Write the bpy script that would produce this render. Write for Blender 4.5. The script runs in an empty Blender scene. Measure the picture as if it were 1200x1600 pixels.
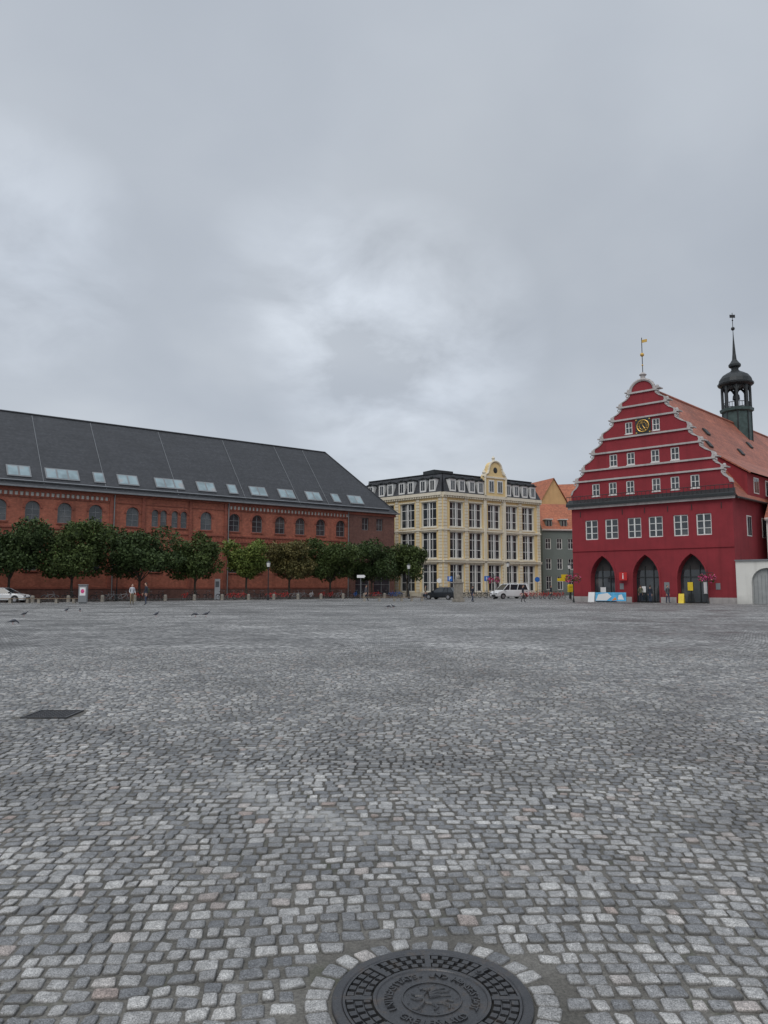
import bpy, bmesh, math, random
import numpy as np
from mathutils import Vector, Matrix
random.seed(7); rng=np.random.default_rng(7)
scene=bpy.context.scene
COL=scene.collection

# ------------------------------------------------------------------ node helpers
def mk(name):
    m=bpy.data.materials.new(name); m.use_nodes=True
    nt=m.node_tree; b=nt.nodes['Principled BSDF']
    return m,nt,b
def nd(nt,t,ins=None,**props):
    n=nt.nodes.new(t)
    for k,v in props.items(): setattr(n,k,v)
    if ins:
        for k,v in ins.items():
            if isinstance(v,bpy.types.NodeSocket): nt.links.new(v,n.inputs[k])
            else: n.inputs[k].default_value=v
    return n
def math_(nt,op,a,b=None,c=None,clamp=False):
    n=nt.nodes.new('ShaderNodeMath'); n.operation=op; n.use_clamp=clamp
    for i,v in enumerate((a,b,c)):
        if v is None: continue
        if isinstance(v,bpy.types.NodeSocket): nt.links.new(v,n.inputs[i])
        else: n.inputs[i].default_value=v
    return n.outputs[0]
def mixc(nt,fac,a,b,mode='MIX'):
    n=nt.nodes.new('ShaderNodeMix'); n.data_type='RGBA'; n.blend_type=mode
    for idx,v in ((0,fac),(6,a),(7,b)):
        if isinstance(v,bpy.types.NodeSocket): nt.links.new(v,n.inputs[idx])
        else:
            n.inputs[idx].default_value = v if idx==0 else (*v[:3],1)
    return n.outputs[2]
def ramp(nt,fac,stops):
    n=nt.nodes.new('ShaderNodeValToRGB')
    el=n.color_ramp.elements
    while len(el)<len(stops): el.new(0.5)
    for e,(p,c) in zip(el,stops):
        e.position=p; e.color=(*c,1) if len(c)==3 else c
    nt.links.new(fac,n.inputs[0]); return n.outputs[0]
def mr(nt,v,a,b,c,d,clamp=True):
    n=nt.nodes.new('ShaderNodeMapRange'); n.clamp=clamp
    nt.links.new(v,n.inputs[0])
    for i,x in enumerate((a,b,c,d)): n.inputs[i+1].default_value=x
    return n.outputs[0]
def noise(nt,vec,scale,detail=3,rough=.55,dist=0):
    n=nd(nt,'ShaderNodeTexNoise',{'Scale':scale,'Detail':detail,'Roughness':rough,'Distortion':dist})
    if vec is not None: nt.links.new(vec,n.inputs['Vector'])
    return n.outputs['Fac']
def pos(nt): return nt.nodes.new('ShaderNodeNewGeometry').outputs['Position']
def gray(nt,v):
    n=nt.nodes.new('ShaderNodeCombineColor')
    for i in range(3): nt.links.new(v,n.inputs[i])
    return n.outputs[0]
def setbump(nt,b,h,strength=.3,dist=.02):
    n=nd(nt,'ShaderNodeBump',{'Strength':strength,'Distance':dist,'Height':h})
    nt.links.new(n.outputs[0],b.inputs['Normal'])

def simple(name,col,rough=.6,metal=0,var=.15,ns=1.2,spec=.5,bump=0):
    m,nt,b=mk(name)
    tc=nt.nodes.new('ShaderNodeTexCoord').outputs['Object']
    n=noise(nt,tc,ns,5,.6)
    f=mr(nt,n,.3,.7,1-var,1+var)
    nt.links.new(mixc(nt,1.0,col,gray(nt,f),'MULTIPLY'),b.inputs['Base Color'])
    b.inputs['Roughness'].default_value=rough; b.inputs['Metallic'].default_value=metal
    b.inputs['Specular IOR Level'].default_value=spec
    if bump: setbump(nt,b,noise(nt,tc,ns*12,4),bump,.01)
    return m

def brickmat(name,c1,c2,mort,bw=.25,rh=.075,ms=.012,var=.2):
    m,nt,b=mk(name)
    uv=nt.nodes.new('ShaderNodeTexCoord').outputs['UV']
    br=nd(nt,'ShaderNodeTexBrick',{'Vector':uv,'Color1':(*c1,1),'Color2':(*c2,1),'Mortar':(*mort,1),'Scale':1.0,'Mortar Size':ms,'Brick Width':bw,'Row Height':rh,'Mortar Smooth':.3})
    n1=noise(nt,uv,.35,5,.6); n2=noise(nt,uv,3.0,4)
    f=math_(nt,'MULTIPLY',mr(nt,n1,.3,.7,1-var,1+var),mr(nt,n2,.3,.7,.8,1.2))
    mp=nd(nt,'ShaderNodeMapping',{'Vector':uv,'Scale':(1.4,.12,1)})
    st=mr(nt,noise(nt,mp.outputs[0],1,4),.5,.75,1,.7)
    f=math_(nt,'MULTIPLY',f,st)
    nt.links.new(mixc(nt,1.0,br.outputs['Color'],gray(nt,f),'MULTIPLY'),b.inputs['Base Color'])
    b.inputs['Roughness'].default_value=.8
    setbump(nt,b,br.outputs['Fac'],-.3,.01)
    return m

def plaster(name,col,var=.1,streak=.8):
    m,nt,b=mk(name)
    uv=nt.nodes.new('ShaderNodeTexCoord').outputs['UV']
    n1=noise(nt,uv,.5,6,.65)
    mp=nd(nt,'ShaderNodeMapping',{'Vector':uv,'Scale':(1.8,.15,1)})
    st=mr(nt,noise(nt,mp.outputs[0],1,5),.5,.75,1,streak)
    f=math_(nt,'MULTIPLY',mr(nt,n1,.3,.7,1-var,1+var),st)
    sx=nt.nodes.new('ShaderNodeSeparateXYZ'); nt.links.new(uv,sx.inputs[0])
    dirt=mr(nt,math_(nt,'ADD',sx.outputs[1],mr(nt,n1,.3,.7,-.4,.4)),.1,1.1,.72,1)
    f=math_(nt,'MULTIPLY',f,dirt)
    nt.links.new(mixc(nt,1.0,col,gray(nt,f),'MULTIPLY'),b.inputs['Base Color'])
    b.inputs['Roughness'].default_value=.85
    setbump(nt,b,noise(nt,uv,25,3),.15,.01)
    return m

def tilemat(name,c1,c2,tw=.22,th=.3,var=.2,rough=.6,gap=.5):
    m,nt,b=mk(name)
    uv=nt.nodes.new('ShaderNodeTexCoord').outputs['UV']
    br=nd(nt,'ShaderNodeTexBrick',{'Vector':uv,'Color1':(*c1,1),'Color2':(*c2,1),'Mortar':(*[x*gap for x in c1],1),'Scale':1.0,'Mortar Size':.022,'Brick Width':tw,'Row Height':th,'Mortar Smooth':.5})
    n1=noise(nt,uv,.25,6,.65); n2=noise(nt,uv,2.2,3)
    mp=nd(nt,'ShaderNodeMapping',{'Vector':uv,'Scale':(.15,2.6,1)})
    n3=noise(nt,mp.outputs[0],1,4,.6)
    f=math_(nt,'MULTIPLY',mr(nt,n1,.3,.7,1-var,1+var),mr(nt,n2,.3,.7,.82,1.18))
    f=math_(nt,'MULTIPLY',f,mr(nt,n3,.35,.65,.85,1.15))
    nt.links.new(mixc(nt,1.0,br.outputs['Color'],gray(nt,f),'MULTIPLY'),b.inputs['Base Color'])
    b.inputs['Roughness'].default_value=rough
    setbump(nt,b,br.outputs['Fac'],-.5,.02)
    return m

def glassmat(name,c=(.025,.03,.035),rough=.06,light=.10):
    m,nt,b=mk(name)
    p=pos(nt)
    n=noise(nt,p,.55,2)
    col=ramp(nt,n,[(.35,c),(.55,tuple(x*1.6 for x in c)),(.7,(light,light*1.02,light*1.02))])  # pale noise patches paint reflections into the base colour
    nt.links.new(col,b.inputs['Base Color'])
    b.inputs['Roughness'].default_value=rough
    b.inputs['Specular IOR Level'].default_value=.8
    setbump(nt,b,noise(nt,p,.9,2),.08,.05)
    return m

# ------------------------------------------------------------------ mesh builder
class MB:
    def __init__(s,frame=((0,0),(1,0),(0,1))):
        s.v=[];s.f=[];s.uv=[];s.fr=frame
    def P(s,p):
        O,X,Y=s.fr
        return (O[0]+p[0]*X[0]+p[1]*Y[0],O[1]+p[0]*X[1]+p[1]*Y[1],p[2])
    def face(s,pts,uv=None):
        i=len(s.v)
        s.v.extend(s.P(p) for p in pts); s.f.append(tuple(range(i,i+len(pts))))
        s.uv.extend(uv if uv else [(p[0]+p[1],p[2]) for p in pts])
    def box(s,x0,x1,y0,y1,z0,z1):
        a=[(x0,y0,z0),(x1,y0,z0),(x1,y1,z0),(x0,y1,z0),(x0,y0,z1),(x1,y0,z1),(x1,y1,z1),(x0,y1,z1)]
        for q in ((0,1,5,4),(1,2,6,5),(2,3,7,6),(3,0,4,7),(4,5,6,7),(3,2,1,0)):
            s.face([a[k] for k in q])
    def hexa(s,a):
        for q in ((0,1,5,4),(1,2,6,5),(2,3,7,6),(3,0,4,7),(4,5,6,7),(3,2,1,0)):
            s.face([a[k] for k in q])
    def prism(s,poly,y0,y1):
        n=len(poly)
        s.face([(x,y0,z) for x,z in poly]); s.face([(x,y1,z) for x,z in poly[::-1]])
        for i in range(n):
            a=poly[i];b=poly[(i+1)%n]
            s.face([(a[0],y0,a[1]),(a[0],y1,a[1]),(b[0],y1,b[1]),(b[0],y0,b[1])])
    def lathe(s,cx,cy,prof,n=12,ph=0):
        for i in range(n):
            a0=2*math.pi*i/n+ph;a1=2*math.pi*(i+1)/n+ph
            for (r0,z0),(r1,z1) in zip(prof,prof[1:]):
                pts=[(cx+r0*math.cos(a0),cy+r0*math.sin(a0),z0),(cx+r0*math.cos(a1),cy+r0*math.sin(a1),z0),
                     (cx+r1*math.cos(a1),cy+r1*math.sin(a1),z1),(cx+r1*math.cos(a0),cy+r1*math.sin(a0),z1)]
                if r0<1e-5: pts=pts[1:]
                elif r1<1e-5: pts=pts[:3]
                s.face(pts)
    def tube(s,pts,r,n=6,r1=None):
        pts=[Vector(p) for p in pts]
        m=len(pts)
        rings=[]
        for i,p in enumerate(pts):
            d=(pts[min(i+1,m-1)]-pts[max(i-1,0)]).normalized()
            up=Vector((0,0,1)) if abs(d.z)<.9 else Vector((1,0,0))
            a=d.cross(up).normalized(); b=d.cross(a).normalized()
            rr=r if r1 is None else r+(r1-r)*i/(m-1)
            rings.append([p+a*rr*math.cos(2*math.pi*k/n)+b*rr*math.sin(2*math.pi*k/n) for k in range(n)])
        for i in range(m-1):
            for k in range(n):
                s.face([rings[i][k],rings[i][(k+1)%n],rings[i+1][(k+1)%n],rings[i+1][k]])
        s.face(rings[0]); s.face(rings[-1][::-1])
    def torus(s,c,R,r,axis='y',n=20,m=6,arc=1.0):
        pts=[]
        for i in range(n+1):
            a=2*math.pi*arc*i/n
            if axis=='y': pts.append((c[0]+R*math.cos(a),c[1],c[2]+R*math.sin(a)))
            elif axis=='z': pts.append((c[0]+R*math.cos(a),c[1]+R*math.sin(a),c[2]))
            else: pts.append((c[0],c[1]+R*math.cos(a),c[2]+R*math.sin(a)))
        s.tube(pts,r,m)
    def ball(s,c,rx,ry=None,rz=None,n=10,m=7):
        ry=ry or rx; rz=rz or rx
        g=lambda i,j:(c[0]+rx*math.cos(2*math.pi*i/n)*math.sin(math.pi*j/m),c[1]+ry*math.sin(2*math.pi*i/n)*math.sin(math.pi*j/m),c[2]+rz*math.cos(math.pi*j/m))
        for i in range(n):
            for j in range(m):
                q=[g(i,j),g(i,j+1),g(i+1,j+1),g(i+1,j)]
                if j==0:q=[q[0],q[1],q[2]]
                if j==m-1:q=[q[0],q[1],q[3]]
                s.face(q)
    def build(s,name,mat,parent=None,smooth=False,merge=False,bevel=0):
        if not s.v: return None
        me=bpy.data.meshes.new(name); me.from_pydata(s.v,[],s.f)
        uvl=me.uv_layers.new(name='UVMap')
        uvl.data.foreach_set('uv',np.array(s.uv,dtype=np.float32).ravel())
        if merge or smooth or bevel:
            bm=bmesh.new(); bm.from_mesh(me); bmesh.ops.remove_doubles(bm,verts=bm.verts,dist=.0005)
            bmesh.ops.recalc_face_normals(bm,faces=bm.faces); bm.to_mesh(me); bm.free()
        if smooth: me.polygons.foreach_set('use_smooth',[True]*len(me.polygons))
        me.materials.append(mat)
        o=bpy.data.objects.new(name,me); COL.objects.link(o)
        if bevel:
            bv=o.modifiers.new('bevel','BEVEL'); bv.width=bevel; bv.segments=2; bv.limit_method='ANGLE'
        if parent is not None:
            o.parent=parent
            if not parent.get('loc_children'):
                o.matrix_parent_inverse=parent.matrix_world.inverted()
        return o
def empty(name,loc=(0,0,0),rot=0,local=False):
    e=bpy.data.objects.new(name,None); COL.objects.link(e)
    e.location=loc; e.rotation_euler=(0,0,rot)
    e.matrix_world=Matrix.Translation(loc)@Matrix.Rotation(rot,4,'Z')
    if local: e['loc_children']=True
    e.empty_display_size=.3
    return e

# ------------------------------------------------------------------ facades
def arc(op,n=10):
    x0,x1,z0,z1,k=op; w=x1-x0; xm=(x0+x1)/2
    if k=='rect': return [(x0,z1),(x1,z1)]
    if k=='round':
        zs=z1-w/2
        return [(xm-w/2*math.cos(math.pi*i/n),zs+w/2*math.sin(math.pi*i/n)) for i in range(n+1)]
    if k=='seg':
        rise=.16*w; R=(w*w/4+rise*rise)/(2*rise); zc=z1-R; a=math.asin(w/2/R)
        return [(xm+R*math.sin(-a+2*a*i/n),zc+R*math.cos(-a+2*a*i/n)) for i in range(n+1)]
    if k=='pointed':
        zs=z1-.866*w; h=n//2
        L=[(x1-w*math.cos(math.pi/3*i/h),zs+w*math.sin(math.pi/3*i/h)) for i in range(h+1)]
        R=[(x0+w*math.cos(math.pi/3*i/h),zs+w*math.sin(math.pi/3*i/h)) for i in range(h,-1,-1)]
        return L+R[1:]
def wall(mb,x0,x1,z0,z1,ops=(),y=0):
    ops=[o for o in ops if o[0]<x1 and o[1]>x0 and o[2]<z1 and o[3]>z0]
    xs=sorted({x0,x1,*[o[0] for o in ops],*[o[1] for o in ops]}); zs=sorted({z0,z1,*[o[2] for o in ops],*[o[3] for o in ops]})
    xs=[x for x in xs if x0-1e-6<=x<=x1+1e-6]; zs=[z for z in zs if z0-1e-6<=z<=z1+1e-6]
    for i in range(len(xs)-1):
        for j in range(len(zs)-1):
            cx=(xs[i]+xs[i+1])/2; cz=(zs[j]+zs[j+1])/2
            if any(o[0]<cx<o[1] and o[2]<cz<o[3] for o in ops): continue
            mb.face([(xs[i],y,zs[j]),(xs[i+1],y,zs[j]),(xs[i+1],y,zs[j+1]),(xs[i],y,zs[j+1])])
    for o in ops:
        if o[4]=='rect': continue
        A=arc(o); m=len(A)//2
        for i in range(m): mb.face([(o[0],y,o[3]),(A[i][0],y,A[i][1]),(A[i+1][0],y,A[i+1][1])])
        for i in range(m,len(A)-1): mb.face([(o[1],y,o[3]),(A[i][0],y,A[i][1]),(A[i+1][0],y,A[i+1][1])])
def window(wb,gb,fb,op,y=0,depth=.2,nx=1,tz=(),fw=.07,bar=.05,door=False):
    B=[(op[0],op[2])]+arc(op)+[(op[1],op[2])]
    n=len(B); yd=y+depth
    for i in range(n):
        a=B[i];b=B[(i+1)%n]
        wb.face([(a[0],y,a[1]),(b[0],y,b[1]),(b[0],yd,b[1]),(a[0],yd,a[1])])
    gb.face([(x,yd,z) for x,z in B])
    if fb is None: return
    cx=(op[0]+op[1])/2; cz=(op[2]+op[3])/2; sx=1-2*fw/(op[1]-op[0]); sz=1-2*fw/(op[3]-op[2])
    I=[(cx+(x-cx)*sx,cz+(z-cz)*sz) for x,z in B]; yf=yd-.06
    for i in range(n):
        j=(i+1)%n
        fb.face([(B[i][0],yf,B[i][1]),(I[i][0],yf,I[i][1]),(I[j][0],yf,I[j][1]),(B[j][0],yf,B[j][1])])
        fb.face([(I[i][0],yf,I[i][1]),(I[i][0],yd,I[i][1]),(I[j][0],yd,I[j][1]),(I[j][0],yf,I[j][1])])
    for k in range(1,nx+1):
        xk=op[0]+(op[1]-op[0])*k/(nx+1)
        fb.box(xk-bar/2,xk+bar/2,yf+.004,yd-.004,op[2]+fw*.5,op[3]-.02)
    for t in tz:
        zk=op[2]+(op[3]-op[2])*t
        fb.box(op[0]+.03,op[1]-.03,yf+.008,yd-.006,zk-bar/2,zk+bar/2)

# ------------------------------------------------------------------ materials
M={}
M['brick']=brickmat('red_brick',(.46,.125,.070),(.33,.082,.050),(.26,.14,.10))
M['brick_dark']=brickmat('dark_brick',(.19,.075,.058),(.14,.056,.047),(.15,.10,.08))
M['brick_trim']=brickmat('brick_trim',(.36,.092,.056),(.27,.066,.044),(.2,.1,.07))
M['slate']=tilemat('slate_roof',(.042,.044,.05),(.026,.028,.033),.3,.22,.18,.5,.45)
M['tile']=tilemat('clay_tile_roof',(.40,.135,.080),(.29,.088,.055),.22,.32,.3,.55)
M['tile2']=tilemat('orange_tile_roof',(.46,.155,.075),(.36,.11,.055),.22,.32,.2,.6)
M['red']=plaster('red_plaster',(.245,.024,.033),.14,.8)
M['cream']=plaster('yellow_plaster',(.74,.56,.28),.06,.9)
M['white']=plaster('white_plaster',(.66,.65,.61),.06,.85)
M['pil']=plaster('pale_stone',(.72,.66,.53),.08,.85)
M['greytrim']=plaster('grey_trim',(.44,.41,.40),.14,.72)
M['green']=plaster('grey_green_plaster',(.16,.185,.170),.06,.9)
M['ochre']=plaster('ochre_plaster',(.62,.40,.19),.08,.85)
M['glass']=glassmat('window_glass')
M['sky_glass']=glassmat('roof_window_glass',(.16,.22,.24),.04,.3)  # pale cyan sky reflection is painted into this glass colour
M['framew']=simple('white_frame',(.70,.70,.68),.5,var=.05)
M['frameg']=simple('grey_frame',(.20,.21,.22),.5,var=.05)
M['dark']=simple('dark_metal',(.03,.034,.036),.5,.3)
M['copper']=simple('patina_copper',(.055,.085,.08),.55,.2,var=.4,ns=2)
M['gold']=simple('gold_leaf',(.70,.44,.12),.4,.8,var=.1)
M['zinc']=simple('zinc_gutter',(.22,.23,.24),.45,.4)
M['gate']=simple('grey_gate',(.30,.31,.31),.6)
M['black']=simple('black_paint',(.02,.02,.022),.5)
M['inner']=simple('dark_interior',(.05,.045,.045),.8)
M['stone']=simple('weathered_stone',(.26,.235,.20),.85,var=.25,ns=3,bump=.3)
M['wood']=simple('bench_wood',(.20,.14,.09),.7,var=.25,ns=4)
M['bark']=simple('bark',(.07,.058,.045),.9,var=.35,ns=5,bump=.6)
M['tyre']=simple('rubber_tyre',(.02,.02,.02),.8)
M['chrome']=simple('alloy_wheel',(.4,.4,.42),.35,.8)
M['carwhite']=simple('white_car_paint',(.72,.73,.74),.25,var=.03)
M['cardark']=simple('dark_car_paint',(.03,.034,.04),.2,.4,var=.05)
M['carglass']=glassmat('car_glass',(.02,.024,.028),.05,.05)
M['redpaint']=simple('red_paint',(.50,.02,.02),.4)
M['bluepaint']=simple('blue_paint',(.02,.13,.45),.4)
M['yellowpaint']=simple('yellow_paint',(.75,.55,.03),.4)
M['whitepaint']=simple('white_paint',(.75,.75,.75),.5,var=.04)
M['skyblue']=simple('banner_blue',(.10,.42,.70),.6,var=.3,ns=2)
M['orange']=simple('orange_paint',(.75,.25,.04),.5)
M['pink']=simple('pink_petals',(.60,.07,.22),.7,var=.4,ns=8)
M['skin']=simple('skin',(.50,.30,.22),.6,var=.05)
M['hair']=simple('hair',(.05,.035,.025),.8)
def asphalt():
    m,nt,b=mk('asphalt'); p=pos(nt)
    n=noise(nt,p,.4,5,.6); n2=noise(nt,p,40,3,.7)
    c=mixc(nt,n,(.07,.07,.072),(.13,.128,.125)); c=mixc(nt,1.0,c,gray(nt,mr(nt,n2,.3,.7,.7,1.3)),'MULTIPLY')
    nt.links.new(c,b.inputs['Base Color']); b.inputs['Roughness'].default_value=.6; return m
M['asphalt']=asphalt()

# ------------------------------------------------------------------ GROUND
def damp(nt,p):
    """wet patches: 0 dry .. 1 damp, same field for stones, joints and far paving"""
    a=noise(nt,p,.42,5,.62,.6); b_=noise(nt,p,.11,4,.6)
    v=math_(nt,'ADD',math_(nt,'MULTIPLY',a,.6),math_(nt,'MULTIPLY',b_,.4))
    return mr(nt,v,.47,.58,0,1)
def ground_extras(nt,p):
    sx=nt.nodes.new('ShaderNodeSeparateXYZ'); nt.links.new(p,sx.inputs[0])
    X,Y=sx.outputs[0],sx.outputs[1]
    wob=mr(nt,noise(nt,p,1.1,3),.3,.7,-.22,.22)
    dx,dy=1.205,-1.51; L=math.hypot(dx,dy); dx/=L; dy/=L
    rx=math_(nt,'SUBTRACT',X,-1.45); ry=math_(nt,'SUBTRACT',Y,6.41)
    al=math_(nt,'ADD',math_(nt,'MULTIPLY',rx,dx),math_(nt,'MULTIPLY',ry,dy))
    pe=math_(nt,'ADD',math_(nt,'ADD',math_(nt,'MULTIPLY',rx,-dy),math_(nt,'MULTIPLY',ry,dx)),wob)
    fa=math_(nt,'MULTIPLY',mr(nt,al,-.7,.1,0,1),mr(nt,al,L-.1,L+.3,1,0))
    fp=mr(nt,math_(nt,'ABSOLUTE',pe),.0,.24,1,0)
    n=mr(nt,noise(nt,p,7,5,.7),.36,.64,.0,1)
    stain=math_(nt,'MULTIPLY',math_(nt,'MULTIPLY',fa,fp),n)
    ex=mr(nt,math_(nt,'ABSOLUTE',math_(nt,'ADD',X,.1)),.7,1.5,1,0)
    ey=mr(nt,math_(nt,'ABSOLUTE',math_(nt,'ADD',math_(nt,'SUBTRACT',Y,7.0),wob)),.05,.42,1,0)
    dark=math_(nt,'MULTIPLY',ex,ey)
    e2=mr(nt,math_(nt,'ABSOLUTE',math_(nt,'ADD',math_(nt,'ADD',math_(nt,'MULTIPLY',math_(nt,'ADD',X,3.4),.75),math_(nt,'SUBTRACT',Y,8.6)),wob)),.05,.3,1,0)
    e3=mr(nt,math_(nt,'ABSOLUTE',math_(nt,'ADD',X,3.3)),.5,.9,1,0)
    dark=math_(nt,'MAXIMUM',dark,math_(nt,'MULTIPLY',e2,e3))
    big=noise(nt,p,.28,4,.55)
    return stain,dark,big

def stone_mat():
    m,nt,b=mk('granite_setts')
    p=pos(nt)
    at=nd(nt,'ShaderNodeAttribute',attribute_name='rnd')
    sc=nt.nodes.new('ShaderNodeSeparateColor'); nt.links.new(at.outputs['Color'],sc.inputs[0])
    c=ramp(nt,sc.outputs[0],[(0,(.135,.139,.145)),(.3,(.200,.202,.205)),(.62,(.268,.266,.262)),(.84,(.345,.341,.333)),(.94,(.41,.403,.388)),(1,(.29,.235,.21))])
    st,dk,big=ground_extras(nt,p); wt=damp(nt,p)
    sp=noise(nt,p,170,2,.75); sp2=noise(nt,p,42,4,.7); sp3=noise(nt,p,11,3,.6)
    f=math_(nt,'MULTIPLY',mr(nt,sp,.32,.68,.40,1.6),mr(nt,sp2,.3,.7,.66,1.34))
    f=math_(nt,'MULTIPLY',f,mr(nt,big,.3,.7,.82,1.18)); f=math_(nt,'MULTIPLY',f,mr(nt,sp3,.3,.7,.84,1.16))
    f=math_(nt,'MULTIPLY',f,mr(nt,wt,0,1,1.08,.70))
    c=mixc(nt,1.0,c,gray(nt,f),'MULTIPLY')
    eg=math_(nt,'MULTIPLY',sc.outputs[2],mr(nt,sp3,.3,.7,.5,1.0))
    c=mixc(nt,eg,c,(.080,.075,.066))
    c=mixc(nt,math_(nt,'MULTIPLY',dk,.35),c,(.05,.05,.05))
    c=mixc(nt,math_(nt,'MULTIPLY',st,.6),c,(.44,.44,.43))
    nt.links.new(c,b.inputs['Base Color'])
    r=math_(nt,'MULTIPLY',mr(nt,sp2,.3,.7,.46,.74),mr(nt,wt,0,1,1,.62)); nt.links.new(r,b.inputs['Roughness'])
    b.inputs['Specular IOR Level'].default_value=.5
    h=math_(nt,'ADD',math_(nt,'MULTIPLY',sp,.35),sp2)
    setbump(nt,b,h,.7,.007)
    return m
def mortar_mat():
    m,nt,b=mk('joint_grit')
    p=pos(nt); st,dk,big=ground_extras(nt,p); wt=damp(nt,p)
    g=noise(nt,p,90,4,.8); g2=noise(nt,p,1.3,5,.6)
    c=ramp(nt,g2,[(.32,(.068,.065,.056)),(.5,(.118,.111,.098)),(.68,(.185,.177,.160))])
    c=mixc(nt,1.0,c,gray(nt,math_(nt,'MULTIPLY',mr(nt,g,.3,.7,.5,1.55),mr(nt,wt,0,1,1.05,.68))),'MULTIPLY')
    moss=mr(nt,noise(nt,p,2.1,4,.7),.58,.70,0,.65)
    c=mixc(nt,moss,c,(.050,.060,.028))
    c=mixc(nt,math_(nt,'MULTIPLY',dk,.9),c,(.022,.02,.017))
    c=mixc(nt,math_(nt,'MULTIPLY',st,.75),c,(.42,.42,.405))
    nt.links.new(c,b.inputs['Base Color']); b.inputs['Roughness'].default_value=.8
    setbump(nt,b,g,.6,.006)
    return m
def far_mat():
    m,nt,b=mk('sett_paving')
    p=pos(nt); wt=damp(nt,p)
    sx=nt.nodes.new('ShaderNodeSeparateXYZ'); nt.links.new(p,sx.inputs[0]); X,Y=sx.outputs[0],sx.outputs[1]
    D=math_(nt,'MULTIPLY',math_(nt,'SINE',math_(nt,'ADD',math_(nt,'MULTIPLY',X,.62),math_(nt,'MULTIPLY',Y,.22))),.24)
    cx=nt.nodes.new('ShaderNodeCombineXYZ'); nt.links.new(X,cx.inputs[0]); nt.links.new(math_(nt,'SUBTRACT',Y,D),cx.inputs[1])
    br=nd(nt,'ShaderNodeTexBrick',{'Vector':cx.outputs[0],'Color1':(.155,.156,.158,1),'Color2':(.375,.37,.36,1),'Mortar':(.08,.076,.069,1),'Scale':1.0,'Mortar Size':.010,'Brick Width':.105,'Row Height':.092,'Mortar Smooth':.4})
    vo=nd(nt,'ShaderNodeTexVoronoi',{'Vector':cx.outputs[0],'Scale':9.5})
    vs=nt.nodes.new('ShaderNodeSeparateColor'); nt.links.new(vo.outputs['Color'],vs.inputs[0])
    big=noise(nt,p,.28,4,.55); big2=noise(nt,p,.07,5,.6)
    mp=nd(nt,'ShaderNodeMapping',{'Vector':p,'Scale':(.05,.32,1),'Rotation':(0,0,.12)})
    stx=noise(nt,mp.outputs[0],1,6,.65,1.0)
    mp2=nd(nt,'ShaderNodeMapping',{'Vector':cx.outputs[0],'Scale':(.9,4.5,1)})
    rows=noise(nt,mp2.outputs[0],1,4,.7)
    f=math_(nt,'MULTIPLY',mr(nt,vs.outputs[0],0,1,.5,1.5),mr(nt,big,.3,.7,.82,1.18))
    f=math_(nt,'MULTIPLY',f,mr(nt,big2,.35,.65,.82,1.18))
    f=math_(nt,'MULTIPLY',f,mr(nt,stx,.35,.65,.76,1.24))
    f=math_(nt,'MULTIPLY',f,mr(nt,rows,.3,.7,.60,1.40))
    f=math_(nt,'MULTIPLY',f,mr(nt,noise(nt,p,5,4,.7),.3,.7,.72,1.28))
    f=math_(nt,'MULTIPLY',f,mr(nt,wt,0,1,1.08,.72))
    nt.links.new(mixc(nt,1.0,br.outputs['Color'],gray(nt,f),'MULTIPLY'),b.inputs['Base Color'])
    nt.links.new(math_(nt,'MULTIPLY',mr(nt,stx,.35,.65,.5,.75),mr(nt,wt,0,1,1.05,.70)),b.inputs['Roughness'])
    b.inputs['Specular IOR Level'].default_value=.4
    h=math_(nt,'SUBTRACT',math_(nt,'MULTIPLY',vs.outputs[1],.6),br.outputs['Fac'])
    setbump(nt,b,h,.8,.014)
    return m
M['far']=far_mat(); M['setts']=stone_mat(); M['mortar']=mortar_mat()

YN=19.0
g=MB(); 
g.face([(-900,-300,0),(900,-300,0),(900,1500,0),(-900,1500,0)])
g.build('ground',M['far'])
g=MB(); 
hwf=lambda y:.60*y+2.0
g.face([(-hwf(1),1,.004),(hwf(1),1,.004),(hwf(YN),YN,.004),(-hwf(YN),YN,.004)])
g.build('joint_bed',M['mortar'])

MC=(.185,3.03); MR=.385
DRX=(-4.42,-3.84); DRY=(9.15,9.72)
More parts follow.
